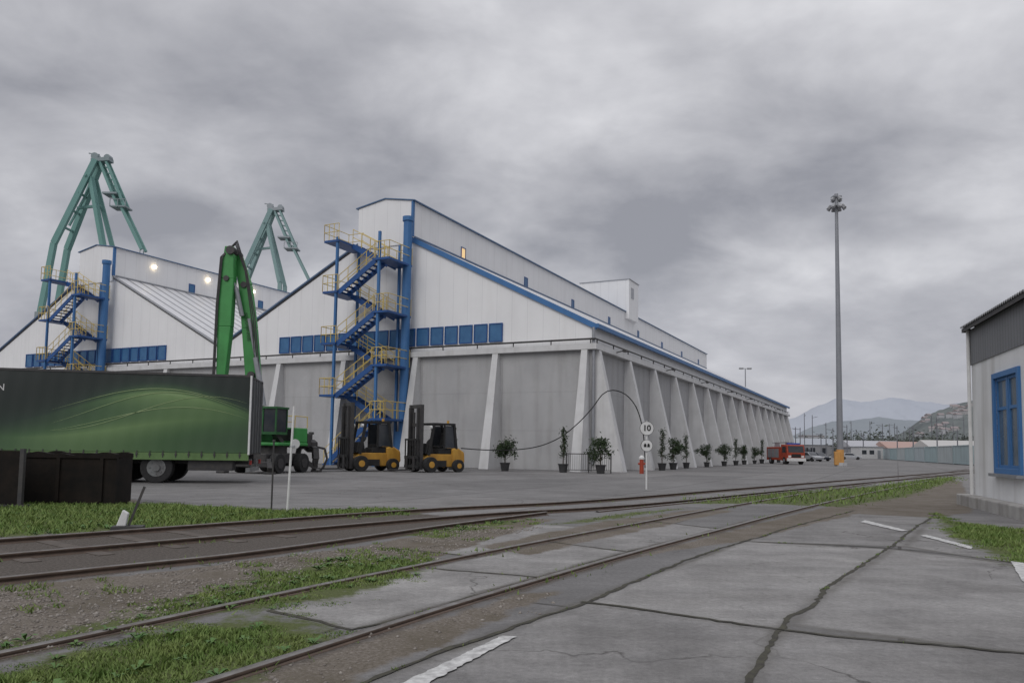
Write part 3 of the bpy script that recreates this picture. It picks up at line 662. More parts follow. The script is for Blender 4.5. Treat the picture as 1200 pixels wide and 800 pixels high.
part('front_wall', MB().box(LT-.08,LT,-2.5,-.05,zb,zt_), steel, TR)
grn = pm('bright_green_rail', (.13,.22,.08), (.09,.16,.055), 2, .5, dirt=.4)
part('side_rail', MB().box(0,LT,-.10,.02,zb-.24,zb-.01), grn, TR)
for i in range(34):
    x = .25+i*.395; o = part('strap', MB().box(x,x+.03,.022,.03,zb-.17,zb+.05).box(x-.015,x+.045,.03,.045,zb-.1,zb-.03), steel, TR)
mb = MB()
for y in (-1.8,-.7): mb.box(.1,LT-1,y-.06,y+.06,.62,.95)
for x in np.arange(.5,LT-1,1.2): mb.box(x-.04,x+.04,-2.3,-.15,.78,.9)
part('chassis', mb, steel, TR)
def wheel(parent, x, y, r, wdt, inner=-1, rimm=None, tyr='wheel'):
    w_ = part(tyr, MB().tube((x,y-wdt,r),(x,y,r),r,28), black, parent, bev=.03)
    s_ = 1 if inner < 0 else -1
    face = y if s_ > 0 else y-wdt
    mb = MB(); mb.tube((x,face-.01*s_,r),(x,face+.012*s_,r),r*.58,20); mb.tube((x,face+.012*s_,r),(x,face+.05*s_,r),r*.24,12)
    for j in range(8): a = j*math.pi/4; mb.tube((x+math.cos(a)*r*.4,face+.012*s_,r+math.sin(a)*r*.4),(x+math.cos(a)*r*.4,face+.035*s_,r+math.sin(a)*r*.4),.02,6)
    part('rim', mb, rimm or frm, w_)
    return w_
for x in (2.85,4.15,5.45):
    wheel(TR, x, -.12, .5, .34); wheel(TR, x, -2.04, .5, .34, 1)
    part('mudguard', MB().path([(x+.62*math.cos(a),-.3,.5+.6*math.sin(a)) for a in np.linspace(.35,2.8,7)], .03), black, TR)
part('side_guard', MB().box(6.7,11,-.1,-.06,.45,.57).box(6.7,11,-.1,-.06,.7,.82).box(7,7.06,-.12,-.1,.4,.9).box(10.5,10.56,-.12,-.1,.4,.9), gsteel, TR)
part('rear_guard', MB().box(-.02,.1,-2.3,-.2,.38,.52).box(0,.08,-1.9,-1.8,.5,.8).box(0,.08,-.75,-.65,.5,.8), frm, TR)
part('equipment_box', MB().box(.5,1.9,-.75,-.15,.42,.92), steel, TR, bev=.03)
for y in (-2.3,-.35): part('tail_lamp', MB().box(-.05,-.01,y-.15,y+.15,.62,.76), pm('red_lens',(.35,.02,.02),None,3,.3), TR)
part('landing_gear', MB().box(10.9,11.05,-.6,-.45,.05,.9).box(10.8,11.15,-.65,-.4,0,.05), gsteel, TR)
# ------------------------------------------------------------------ black skip
sk0 = G(134,592); SKP = thing('waste_skip', 'low black rusty steel skip in front of the green trailer', 'skip', sk0, math.atan2(-.05,-1))
rst = pm('black_rusty_steel', (.008,.0075,.007), (.020,.015,.012), 3, .85, dirt=.5, spec=.2)
Ls = 4.2; Dp = .75
def wavy(y0, y1, z0, z1):
    mb = MB(); n_ = 40
    for i in range(n_):
        xa_, xb_ = Ls*i/n_, Ls*(i+1)/n_; f1 = .02*math.sin(xa_*5)+.015*math.sin(xa_*13); f2 = .02*math.sin(xb_*5)+.015*math.sin(xb_*13)
        mb.prism([(xa_,y0,z0),(xb_,y0,z0),(xb_,y0,z1+f2),(xa_,y0,z1+f1)], [(xa_,y1,z0),(xb_,y1,z0),(xb_,y1,z1+f2),(xa_,y1,z1+f1)])
    return mb
mb = MB(); mb.box(0,Ls,-.05,0,.08,.96); mb.box(0,Ls,-Dp,-Dp+.05,.08,.96); mb.box(0,.05,-Dp+.05,-.05,.08,.96); mb.box(Ls-.05,Ls,-Dp+.05,-.05,.08,.96); mb.box(0,Ls,-Dp,0,.04,.08)
part('body', mb, rst, SKP)
part('rim', wavy(-.09,.03,.96,1.05), rst, SKP); part('rim', wavy(-Dp-.03,-Dp+.08,.96,1.06), rst, SKP)
for i in range(5): x = .25+i*.87; part('rib', MB().box(x,x+.07,.001,.04,.08,.96), rst, SKP)
part('skid', MB().box(0,Ls,-.25,-.15,0,.04).box(0,Ls,-.65,-.55,0,.04), rst, SKP)
gb = thing('steel_panel', 'dark upright steel panel standing in front of the skip at the left edge', 'steel panel', G(24,594)); 
part('panel', MB().box(-1.2,-.05,-.03,.03,.05,1.10), rst, gb); part('post', MB().box(-.05,.03,-.04,.04,0,1.14), steel, gb); part('foot', MB().box(-1.0,.15,-.12,.12,0,.05), steel, gb)
# ------------------------------------------------------------------ green material handler
HY = 36.0
hb = GX(319, HY); H = thing('material_handler', 'tall green material handler with raised folded boom behind the truck trailer', 'material handler', hb)
hg = pm('handler_green', (.06,.31,.08), (.045,.24,.06), 1.2, .45, dirt=.35)
def hp(px, py, dy=0): q = PY(px,py,HY); return V((q.x,q.y+dy,q.z))
mb = MB()
bm_ = [(300,478,.62),(297,440,.75),(293,385,.74),(288,335,.62),(279,300,.40)]
for (a,b_,w1),(c_,d_,w2) in zip(bm_[:-1],bm_[1:]): mb.bar(hp(a,b_), hp(c_,d_), .5, w1*.85, (1,0,0), .5, w2*.85)
bo = part('boom', mb, hg, H, world=True, bev=.03)
mb = MB()
for (a,b_,w1),(c_,d_,w2) in (((275,293,.42),(272,330,.70)),((272,330,.70),(269,385,.66)),((269,385,.66),(265,444,.42))): mb.bar(hp(a,b_,-.5), hp(c_,d_,-.5), .46, w1*.95, (1,0,0), .46, w2*.95)
part('stick', mb, hg, H, world=True, bev=.03)
part('boom_pin', MB().tube(hp(277,298,-.85), hp(277,298,.4), .20, 14), steel, H, world=True); part('boom_pin', MB().tube(hp(297,440,-.4),hp(297,440,.4),.17,10), steel, H, world=True)
part('boom_pin', MB().tube(hp(288,335,-.32),hp(288,335,.32),.15,10), steel, H, world=True); part('boom_pin', MB().tube(hp(272,330,-.8),hp(272,330,-.2),.13,10), steel, H, world=True)
part('hydraulic_cylinder', MB().tube(hp(312,476,-.4), hp(303,420,-.4), .13, 10).tube(hp(303,420,-.4), hp(295,375,-.4), .07, 8), gsteel, H, world=True)
part('hydraulic_cylinder', MB().tube(hp(287,372,-.4), hp(281,340,-.5), .11, 8).tube(hp(281,340,-.5), hp(273,318,-.6), .06, 8), gsteel, H, world=True)
for k_ in range(3): part('hydraulic_hose', MB().path([hp(308+k_*2,468,-.45),hp(303+k_*2,430,-.45),hp(298+k_*2,370,-.45),hp(291+k_,320,-.45),hp(280+k_,289-k_*2,-.45),hp(268-k_,306,-.8),hp(263-k_,360,-.8),hp(259-k_,440,-.8)], .028), steel, H, world=True)
mb = MB(); mb.tube(hp(265,446,-.5),hp(265,462,-.5),.12,8)
mb.lathe([(.12,0),(.35,.15),(.35,.5),(.15,.7)], hp(265,478,-.5), 12)
for i in range(5):
    a = i*2*math.pi/5; c_ = hp(265,478,-.5); mb.path([c_+V((math.cos(a)*r_,math.sin(a)*r_,z_)) for r_,z_ in ((.3,.1),(.75,-.3),(.8,-.8),(.45,-1.3),(.1,-1.5))], .07)
part('grab', mb, steel, H, world=True)
dgr = pm('dark_machine_green', (.03,.15,.045), (.02,.09,.03), 2, .5, dirt=.5)
ang = Matrix.Rotation(R(74),4,'Z')@Matrix.Scale(.78,4)
def hl(mb): mb.v = [tuple(ang@V(v)) for v in mb.v]; return mb
part('upper_body', hl(MB().box(-1.2,2.1,-1.15,1.15,1.6,1.8).box(.5,2.1,-1.1,1.1,1.8,2.7)), hg, H, bev=.05)
part('engine_grille', hl(MB().box(.46,.497,-1.0,1.0,1.9,2.6)), black, H)
part('boom_foot', hl(MB().box(-1.0,.2,.1,.7,1.8,2.9)), dgr, H, bev=.05)
part('counterweight', hl(MB().box(2.1,2.55,-1.15,1.15,1.5,2.4)), steel, H, bev=.08)
part('cab_riser', hl(MB().bar((-.2,-.7,1.8),(-.9,-.7,2.3),.3,.25)), steel, H)
cab = part('cab', hl(MB().box(-1.55,-.35,-1.2,-.25,2.25,2.40).box(-1.55,-1.47,-1.2,-1.12,2.40,3.75).box(-1.55,-1.47,-.33,-.25,2.40,3.75).box(-.43,-.35,-1.2,-1.12,2.40,3.75).box(-.43,-.35,-.33,-.25,2.40,3.75).box(-1.6,-.3,-1.25,-.2,3.75,3.86)), dgr, H)
part('cab_glass', hl(MB().box(-1.49,-.41,-1.16,-.29,2.40,3.74)), darkpane, cab)
part('handrail', hl(MB().path([(.6,-1.1,2.7),(.6,-1.1,3.4),(2,-1.1,3.4),(2,-1.1,2.7)],.03).path([(.6,1.1,2.7),(.6,1.1,3.4),(2,1.1,3.4)],.03).path([(.6,-1.1,3.4),(.6,1.1,3.4)],.03).path([(.6,-1.1,3.05),(.6,1.1,3.05)],.025)), yel, H)
part('slew_ring', hl(MB().tube((0,0,1.15),(0,0,1.6),.85,20)), steel, H)
part('undercarriage', hl(MB().box(-2.0,2.0,-.9,.9,.55,1.15).box(-2.2,-1.6,-1.3,1.3,.35,.7).box(1.6,2.2,-1.3,1.3,.35,.7)), steel, H, bev=.04)
for x in (-1.3,1.3):
    for y in (-1.2,1.2):
        o = part('wheel', hl(MB().tube((x,y-.22,.58),(x,y+.22,.58),.58,22)), black, H, bev=.03); part('rim', hl(MB().tube((x,y-.25,.58),(x,y+.25,.58),.3,14)), steel, o)
for x in (-2.3,2.3):
    for y in (-1.4,1.4): part('outrigger', hl(MB().bar((x*.8,y*.7,.75),(x*1.1,y*1.1,.25),.25,.25).box(x*1.1-.25,x*1.1+.25,y*1.1-.25,y*1.1+.25,0,.12)), steel, H)
q = (hp(295,400)+hp(292,368))/2; d_ = (hp(288,340)-hp(293,385)).normalized(); Rm = Matrix((d_, V((0,-1,0)).cross(d_)*1, V((0,-1,0)))).transposed().to_4x4()
text_part('SENNEBOGEN', .21, pm('dark_green_letter',(.012,.05,.018),None,3,.5), H, Matrix.Translation(q-hb+V((-.04,-.30,0)))@Rm)
gq = GX(364, 38); gr_ = thing('spare_grab', 'black orange-peel grab with curved claws standing on the yard, right of the green handler', 'grab', gq); gr_.scale = (.8,.8,.9)
part('hub', MB().lathe([(.2,1.05),(.42,1.2),(.42,1.6),(.2,1.75)], (0,0,0), 12), steel, gr_)
for i in range(5):
    a = i*2*math.pi/5+.3; mb = MB()
    P_ = [V((math.cos(a)*r_,math.sin(a)*r_,z_)) for r_,z_ in ((.35,1.35),(.85,1.25),(1.0,.7),(.8,.25),(.55,.0))]
    for p_, q_, w_ in zip(P_[:-1],P_[1:],(.3,.34,.26,.16)): mb.bar(p_,q_,w_,.12,V((0,0,1)))
    part('claw', mb, steel, gr_)
part('hanger', MB().tube((0,0,1.7),(0,0,2.1),.08).tube((-.15,0,2.1),(.15,0,2.1),.07), steel, gr_)
# ------------------------------------------------------------------ forklifts
orange = pm('forklift_orange', (.56,.31,.05), (.42,.21,.035), 2, .5, dirt=.7)
def forklift(label, loc, rz, sc=1.0):
    t = thing('forklift', label, 'forklift', loc, rz, 'forklifts in front of the warehouse'); t.scale = (sc,)*3
    part('chassis', MB().xz([(-.9,.25),(.75,.25),(.85,.6),(.55,.85),(-.9,.85)], -.52, .52), orange, t, bev=.03)
    part('sill_step', MB().box(-.35,.5,.52,.6,.25,.55).box(-.35,.5,-.6,-.52,.25,.55), black, t)
    part('counterweight', MB().xz([(-1.35,.3),(-.75,.22),(-.7,1.12),(-1.05,1.16),(-1.42,.95),(-1.45,.5)], -.58, .58), orange, t, bev=.07)
    part('counterweight_grille', MB().box(-1.47,-1.44,-.35,.35,.55,.85), black, t)
    part('engine_cover', MB().xz([(-.75,.85),(.0,.85),(-.05,1.1),(-.72,1.12)], -.45, .45), black, t, bev=.03)
    g_ = MB()
    for y in (-.52,.52):
        g_.bar((.62,y,.8),(.36,y,2.25),.11,.11); g_.bar((-.95,y,1.1),(-.8,y,2.25),.11,.11); g_.bar((-.85,y,2.27),(.42,y,2.27),.10,.10); g_.bar((-.25,y,1.1),(-.25,y,2.25),.07,.07)
    for x in np.linspace(-.8,.36,7): g_.bar((x,-.52,2.28),(x,.52,2.28),.07,.07)
    cabf = part('overhead_guard', g_, black, t)
    part('cab_glass', MB().xz([(-.92,1.15),(-.3,1.15),(-.3,2.2),(-.8,2.2)], .50, .52).xz([(-.92,1.15),(-.3,1.15),(-.3,2.2),(-.8,2.2)], -.52, -.50).box(-.9,-.86,-.48,.48,1.2,2.15), darkpane, cabf)
    st = part('seat', MB().box(-.55,-.1,-.25,.25,1.1,1.25).xz([(-.62,1.2),(-.5,1.2),(-.58,1.85),(-.68,1.85)],-.26,.26), black, t, bev=.03)
    part('steering_wheel', MB().tube((.22,0,1.42),(.26,0,1.45),.18,16).tube((.25,0,1.42),(.45,0,.9),.03), black, t)
    part('dashboard', MB().xz([(.3,.85),(.75,.85),(.62,1.35),(.4,1.35)],-.45,.45), black, t, bev=.03)
    m_ = MB()
    for y in (-.42,.42): m_.box(.92,1.10,y-.08,y+.08,.12,3.15); m_.box(1.10,1.20,y*.8-.05,y*.8+.05,.12,3.0)
    for z in (.3,1.3,2.2,3.07): m_.box(.95,1.06,-.34,.34,z-.08,z+.08)
    part('mast', m_, steel, t)
    part('lift_cylinder', MB().tube((1.0,-.2,.2),(1.0,-.2,2.8),.06), steel, t); part('lift_cylinder', MB().tube((1.0,.2,.2),(1.0,.2,2.8),.06), steel, t)
    c_ = MB(); c_.box(1.2,1.27,-.58,.58,.2,.34); c_.box(1.2,1.27,-.58,.58,.62,.76)
    for y in np.linspace(-.55,.55,6): c_.box(1.21,1.25,y-.03,y+.03,.34,1.5)
    c_.box(1.21,1.26,-.58,.58,1.48,1.56); part('load_backrest', c_, black, t)
    for y in (-.3,.3): part('fork', MB().box(1.27,1.33,y-.07,y+.07,.1,.72).box(1.33,2.3,y-.07,y+.07,.08,.13), steel, t)
    for x, r_, wd_ in ((.62,.36,.28),(-.98,.30,.24)):
        for s_ in (-1,1):
            y = s_*.66; o = part('wheel', MB().tube((x,y-wd_/2,r_),(x,y+wd_/2,r_),r_,24), black, t, bev=.02); part('rim', MB().tube((x,y-wd_/2-.02,r_),(x,y+wd_/2+.02,r_),r_*.42,14), orange, o)
    for y in (-.5,.5): part('headlight', MB().tube((.48,y,2.1),(.58,y,2.1),.09,10), white, t)
    part('beacon', MB().tube((-.6,.3,2.3),(-.6,.3,2.46),.06,10), orange, t)
    return t
forklift('orange and black forklift nearest the stair tower, left of the pair', GX(431,40.5), R(214), 1.12)
forklift('orange and black forklift beside the thin potted tree, right of the pair', GX(508,40.5), R(220), 1.10)
# ------------------------------------------------------------------ plants in pots
leafm = pm('leaf_green', (.014,.030,.012), (.045,.07,.025), 3, .7, detail=8); potm = pm('dark_pot', (.03,.03,.032), (.05,.05,.05), 4, .7); bark = pm('bark', (.07,.055,.04), (.05,.04,.03), 5, .9)
def leaves(name, pts, size, m, parent):
    n = len(pts); a = rng.normal(size=(n,3)); a /= np.linalg.norm(a,axis=1)[:,None]; b = np.cross(a, rng.normal(size=(n,3))); b /= np.linalg.norm(b,axis=1)[:,None]
    sz = size*rng.uniform(.6,1.4,(n,1)); v = np.stack([pts-a*sz, pts+b*sz*.35, pts+a*sz, pts-b*sz*.35],1).reshape(-1,3)
    return link(name, fastmesh(name, v, np.arange(4*n).reshape(-1,4)), m, parent)
def plant(kind, label, loc, h, group='potted trees along the warehouse', seed=0):
    t = thing('potted_tree', label, 'potted tree', loc, random.uniform(0,6), group)
    part('pot', MB().lathe([(.2,0),(.27,.42),(.30,.42),(.30,.48),(.25,.48),(.24,.4)], (0,0,0), 14), potm, t, smooth=False)
    tr = MB(); tr.tube((0,0,.35),(.03,.02,h*.85),.035,7,.012); P = []
    if kind == 'bush':
        for i in range(12):
            c_ = np.array([random.gauss(0,.27),random.gauss(0,.27),random.uniform(.8,h-.3)]); tr.tube((0,0,c_[2]*.6),tuple(c_),.015,5,.006); P.append(c_+rng.normal(0,.14,(90,3)))
        part('trunk', tr, bark, t); leaves('crown', np.concatenate(P), .085, leafm, t)
    else:
        for i in range(10):
            z = .95+(h-1.0)*i/9; c_ = np.array([random.gauss(0,.06),random.gauss(0,.06),z]); tr.tube((0,0,z-.15),tuple(c_),.01,5); P.append(c_+rng.normal(0,.09,(50,3))*np.array([1,1,1.2]))
        part('trunk', tr, bark, t); leaves('crown', np.concatenate(P), .07, leafm, t)
    return t
def wall_pt(x, y): return C0+Matrix.Rotation(UA,3,'Z')@V((x,y,0))
plant('thin','thin potted tree right beside the right forklift', GX(530,45), 2.5)
plant('bush','round bushy potted tree in front of the gable wall, left of the hanging cable', GX(592,44), 2.25)
plant('thin','thin upright potted tree at the left end of the metal barrier', GX(660,43), 2.4)
plant('bush','round bushy potted tree in front of the metal barrier at the warehouse corner', GX(704,42), 2.15)
p1 = plant('thin','thin potted tree first along the long wall, right of the speed sign', wall_pt(6.5,-2.5), 2.6)
pb = plant('bush','bushy potted tree second along the long wall', wall_pt(9.3,-2.5), 2.3)
for i in range(9):
    src = pb if i%3 else p1; x = 14.5+i*5.95+random.uniform(-.8,.8)
    o = dup(src, wall_pt(x, -2.4-random.uniform(-.2,.3)), random.uniform(0,6), 'potted tree in the receding row between the buttresses of the long wall', random.uniform(.85,1.05)); o['group'] = 'far potted trees of the long wall'
# ------------------------------------------------------------------ barrier, cable, hydrant
bq = GX(664,43.2); bq2 = GX(716,42.6)
B_ = thing('metal_barrier', 'low dark metal barrier with vertical bars at the warehouse corner', 'barrier', bq)
d_ = bq2-bq; part('rail', MB().bar((0,0,1.05),V((d_.x,d_.y,1.05)),.05,.05), steel, B_); part('rail', MB().bar((0,0,.15),V((d_.x,d_.y,.15)),.04,.04), steel, B_)
mb = MB()
for i in range(22): q = d_*(i/21); mb.bar((q.x,q.y,.15),(q.x,q.y,1.05),.018,.018)
part('bars', mb, steel, B_)
for f_ in (0,.5,1): q = d_*f_; part('post', MB().box(q.x-.03,q.x+.03,q.y-.03,q.y+.03,0,1.1), steel, B_)
cpts = [PY(x,y,43.4) for x,y in ((756,548),(755,520),(752,497),(745,476),(733,462),(718,457),(706,462),(694,478),(676,497),(655,513),(630,523),(600,527),(570,527),(540,525))]
cp = smooth_poly([V((p.x,p.z,0)) for p in cpts], .25)
tag(link('hanging_cable', MB().path([(a[0],43.4,a[1]) for a in cp], .032, 6).mesh('hanging_cable'), black), 'thick black cable arching over the warehouse corner and sagging along the gable', 'cable')
hq = GX(752,43); hy = thing('hydrant_post', 'short red and white hydrant post right of the metal barrier', 'hydrant', hq)
redm = pm('red_paint', (.42,.07,.03), (.30,.045,.025), 4, .5, dirt=.5); part('body', MB().tube((0,0,0),(0,0,.8),.12,12), redm, hy); part('cap', MB().lathe([(.16,.8),(.16,.9),(.06,1.02)],(0,0,0),12), white, hy); part('nozzle', MB().tube((-.2,0,.55),(.2,0,.55),.06,8), redm, hy)
# ------------------------------------------------------------------ signs
blk = pm('black_letter', (.01,.01,.01), (.015,.015,.015), 3, .6)
sq = G(757.5,573); sg = thing('speed_sign', 'white post with a round sign reading 10 above a second round sign', 'road sign', sq)
part('post', MB().tube((0,0,0),(0,0,2.3),.028,10), white, sg)
dscl = part('sign_disc', MB().tube((0,-.04,2.04),(0,-.06,2.04),.225,32), white, sg)
part('ring', MB().tube((0,-.035,2.04),(0,-.055,2.04),.238,32), blk, dscl)
text_part('10', .27, blk, dscl, Matrix.Translation((0,-.064,2.04))@Matrix.Rotation(math.pi/2,4,'X'), bold=.008)
ds2 = part('sign_disc', MB().tube((0,-.04,1.46),(0,-.06,1.46),.19,32), white, sg)
part('ring', MB().tube((0,-.035,1.46),(0,-.055,1.46),.204,32), blk, ds2)
part('pictogram', MB().box(-.10,-.015,-.068,-.062,1.41,1.49).box(.015,.10,-.068,-.062,1.41,1.49).box(-.085,-.03,-.068,-.062,1.49,1.53).box(.03,.085,-.068,-.062,1.49,1.53), blk, ds2)
sq = G(336.5,600); s2 = thing('track_sign', 'slim white post with a small plate near its middle, beside the left track', 'signpost', sq)
part('post', MB().tube((0,0,0),(.06,0,2.05),.022,10), white, s2); part('plate', MB().tube((.09,.05,1.32),(.11,.03,1.32),.09,24), white, s2); part('bracket', MB().box(.01,.1,-.02,.05,1.25,1.29), gsteel, s2)
sq = G(318,597); s3 = thing('track_marker', 'thin dark post left of the white signpost by the left track', 'marker post', sq)
part('post', MB().tube((0,0,0),(0,0,1.35),.018,8), steel, s3); part('post_cap', MB().tube((0,0,1.35),(0,0,1.40),.03,8), steel, s3)
sq = G(150,622); s4 = thing('points_lever', 'small black and white points lever beside the left track', 'points lever', sq, R(15)); s4.scale = (1.3,1.3,1.3)
part('base', MB().box(-.16,.16,-.1,.1,0,.06), steel, s4); part('lever', MB().bar((0,0,.05),(.15,0,.5),.025,.025), steel, s4); part('weight', MB().xz([(-.12,.06),(-.02,.06),(.0,.20),(-.06,.24)],-.04,.04), white, s4, bev=.01)
# ------------------------------------------------------------------ floodlight mast
mq = GX(984.5, 80); MA = thing('floodlight_mast', 'tall slim grey floodlight mast with a ring of lamps, right of the fire engine', 'light mast', mq)
msm = pm('mast_steel', (.27,.28,.30), (.23,.24,.26), 1, .5, metal=.2)
part('pole', MB().tube((0,0,0),(0,0,28.2),.34,14,.16), msm, MA, smooth=False)
part('lamp_ring', MB().lathe([(.62,27.4),(.7,27.4),(.7,27.52),(.62,27.52)],(0,0,0),18).bar((-.7,0,27.46),(.7,0,27.46),.08,.08).bar((0,-.7,27.46),(0,.7,27.46),.08,.08).tube((0,0,27.3),(0,0,28.8),.2,8).box(-.45,.45,-.35,.35,28.4,28.55), msm, MA)
flm = pm('floodlight_housing', (.22,.23,.24), (.38,.38,.39), 4, .4)
for i in range(8):
    a = i*math.pi/4; x, y = math.cos(a), math.sin(a); part('floodlight', MB().bar((x*.66,y*.66,27.5),(x*.92,y*.92,27.15),.34,.24), flm, MA)
for i in range(4): a = i*math.pi/2+.4; part('floodlight', MB().bar((math.cos(a)*.3,math.sin(a)*.3,28.45),(math.cos(a)*.6,math.sin(a)*.6,28.05),.3,.22), flm, MA)
part('mast_base', MB().tube((0,0,0),(0,0,.35),.7,8), conc, MA)
orb = pm('orange_box',(.60,.31,.09),(.50,.26,.08),3,.6)
part('control_box', MB().box(-.75,-.2,-.55,-.2,.1,1.5), orb, MA, bev=.03)
part('hazard_band', MB().tube((0,0,.35),(0,0,1.7),.38,14), orb, MA)
lq = GX(874,150); t = thing('street_lamp', 'small double-headed street lamp showing above the far end of the warehouse roof', 'street lamp', lq)
part('pole', MB().tube((0,0,0),(0,0,17.5),.14,8,.09), msm, t); part('lamp_arm', MB().bar((-.8,0,17.6),(.8,0,17.6),.1,.1), msm, t)
for x in (-.8,.8): part('lamp_head', MB().box(x-.4,x+.4,-.2,.2,17.45,17.75), flm, t)
# ------------------------------------------------------------------ fire engine
fq = GX(921, 88); FE = thing('fire_engine', 'red fire engine with white bumper parked by the far end of the long wall', 'fire engine', fq, R(-80)); FE.scale = (.66,.92,.82)
part('body', MB().xz([(-3.6,.55),(1.2,.55),(1.2,2.35),(-3.6,2.35)], -1.2, 1.2), redm, FE, bev=.05)
cb_ = part('cab', MB().xz([(1.25,.5),(3.2,.5),(3.3,1.5),(3.05,2.65),(1.25,2.7)], -1.18, 1.18), redm, FE, bev=.06)
part('windscreen', MB().prism([(3.29,-1.0,1.62),(3.29,1.0,1.62),(3.08,1.0,2.5),(3.08,-1.0,2.5)], [(3.33,-1.0,1.62),(3.33,1.0,1.62),(3.12,1.0,2.5),(3.12,-1.0,2.5)]), darkpane, cb_)
for s_ in (-1,1):
    part('door_window', MB().box(1.7,2.8,1.185*s_-.01,1.185*s_+.01,1.6,2.4), darkpane, cb_)
    for x in (-3.2,-1.9,-.6): part('locker', MB().box(x,x+1.15,1.21*s_-.015,1.21*s_+.015,.9,2.1), gsteel, FE)
    part('headlight', MB().box(3.24,3.32,.85*s_-.18,.85*s_+.18,.95,1.2), white, cb_)
    part('mirror', MB().bar((3.1,1.2*s_,2.2),(3.25,1.5*s_,2.2),.05,.05).box(3.2,3.3,1.5*s_-.1,1.5*s_+.1,1.8,2.3), black, cb_)
part('bumper', MB().box(3.2,3.5,-1.22,1.22,.42,.85), white, FE, bev=.04); part('grille', MB().box(3.25,3.34,-.6,.6,.95,1.4), black, cb_)
part('beacon_bar', MB().box(2.2,2.6,-.8,.8,2.7,2.9), pm('beacon_blue',(.03,.08,.4),None,3,.3), FE)
mb = MB(); [mb.bar((-3.8,y,2.95),(1.8,y,3.0),.07,.08) for y in (-.3,.3)]; [mb.bar((x,-.3,2.97),(x,.3,2.97),.04,.04) for x in np.arange(-3.6,1.7,.4)]; [mb.box(x,x+.08,-.35,.35,2.35,2.93) for x in (-3,0.6)]; part('ladder', mb, gsteel, FE)
for x in (-2.3,2.3):
    for s_ in (-1,1):
        o = part('wheel', MB().tube((x,1.2*s_,.5),(x,.85*s_,.5),.5,18), black, FE); part('rim', MB().tube((x,1.22*s_,.5),(x,1.1*s_,.5),.25,12), gsteel, o)
# ------------------------------------------------------------------ distant vehicles
def car(label, loc, rz, m, van=False):
    t = thing('parked_van' if van else 'parked_car', label, 'van' if van else 'car', loc, rz)
    if van:
        part('body', MB().xz([(-2.4,.35),(2.4,.35),(2.45,1.0),(2.0,1.25),(1.4,2.2),(-2.4,2.25)], -.95, .95), m, t, bev=.06)
        part('window', MB().xz([(1.0,1.25),(1.9,1.25),(1.38,2.05),(1.0,2.05)], -.97, .97), darkpane, t); part('windscreen', MB().xz([(1.93,1.3),(1.45,2.1),(1.5,2.1),(1.98,1.3)], -.8,.8), darkpane, t)
    else:
        part('body', MB().xz([(-2.1,.3),(2.1,.3),(2.15,.65),(1.2,.9),(-2.1,.95)], -.85, .85), m, t, bev=.06)
        part('roof', MB().xz([(-1.7,.9),(1.0,.88),(.35,1.4),(-1.2,1.42)], -.72, .72), m, t, bev=.05)
        part('window', MB().xz([(-1.35,.95),(.75,.93),(.3,1.33),(-1.05,1.35)], -.74, .74).xz([(-1.72,.93),(1.03,.92),(.42,1.36),(-1.22,1.37)], -.6,.6), darkpane, t)
    for x in (-1.35,1.35): 
        for s_ in (-1,1): part('wheel', MB().tube((x,.88*s_,.32),(x,.65*s_,.32),.32,14), black, t)
    for s_ in (-1,1): part('headlight', MB().box(2.1,2.19,.6*s_-.15,.6*s_+.15,.6,.75), white, t)
silver = pm('silver_car', (.4,.41,.43), (.36,.37,.39), 2, .35, metal=.3); dcar = pm('dark_car', (.04,.045,.06), None, 2, .3); wcar = pm('white_car', (.55,.55,.55), None, 2, .4)
car('silver car parked beyond the fire engine, left of the pair of cars', GX(949,120), R(-70), silver)
car('dark car parked beyond the fire engine, right of the silver car', GX(959,128), R(-75), dcar)
car('dark van standing far off beyond the end of the warehouse', GX(941,170), R(-85), dcar, True)
car('small silver car far off to the right of the floodlight mast', GX(997,165), R(-20), silver)
# ------------------------------------------------------------------ cabin, containers
kq = GX(1016,190); K = thing('site_cabin', 'low white site cabin right of the floodlight mast', 'cabin', kq, R(8))
part('wall', MB().box(-3,3,-2,2,.1,2.9), wcar, K); part('roof', MB().box(-3.2,3.2,-2.2,2.2,2.9,3.1), gsteel, K)
for x in (-2,0): part('window', MB().box(x-.6,x+.6,-2.03,-1.99,1.2,2.2), darkpane, K)
part('door', MB().box(1.5,2.3,-2.03,-1.99,.1,2.2), gsteel, K)
ccols = [pm('hazed_container_paint', mix_haze(c_,.2), mix_haze(tuple(x*.85 for x in c_),.2), .5, .6, lines=[(0,.3,.3,.3)], dirt=.4) for c_ in ((.36,.48,.49),(.40,.48,.50),(.33,.46,.47),(.44,.50,.50))]  # container paint with a little distance haze mixed in
ca = GX(1139,100); cb2 = GX(1030,205); dd = (cb2-ca); ln = dd.length; dn = dd.normalized(); rz = math.atan2(dn.y,dn.x); n_ = int(ln/12.4)
for i in range(n_):
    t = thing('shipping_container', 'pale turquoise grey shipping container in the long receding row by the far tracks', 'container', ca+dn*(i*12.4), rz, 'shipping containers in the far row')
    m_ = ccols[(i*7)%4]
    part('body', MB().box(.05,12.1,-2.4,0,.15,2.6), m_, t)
    fr = MB()
    for x in (0,12.05):
        for y in (-2.4,-.0): fr.box(x,x+.12,y-.04,y+.08,0,2.65)
    for y in (-2.42,.02): fr.box(.1,12.05,y-.03,y+.05,2.58,2.7); fr.box(.1,12.05,y-.03,y+.05,.08,.2)
    part('frame', fr, m_, t)
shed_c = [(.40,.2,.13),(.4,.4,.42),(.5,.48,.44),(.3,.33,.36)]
slabels = ['orange-brown roofed shed far behind the containers','grey low shed far behind, above the site cabin','pale long shed far behind the row of containers','bluish shed far off behind the parked vehicles']
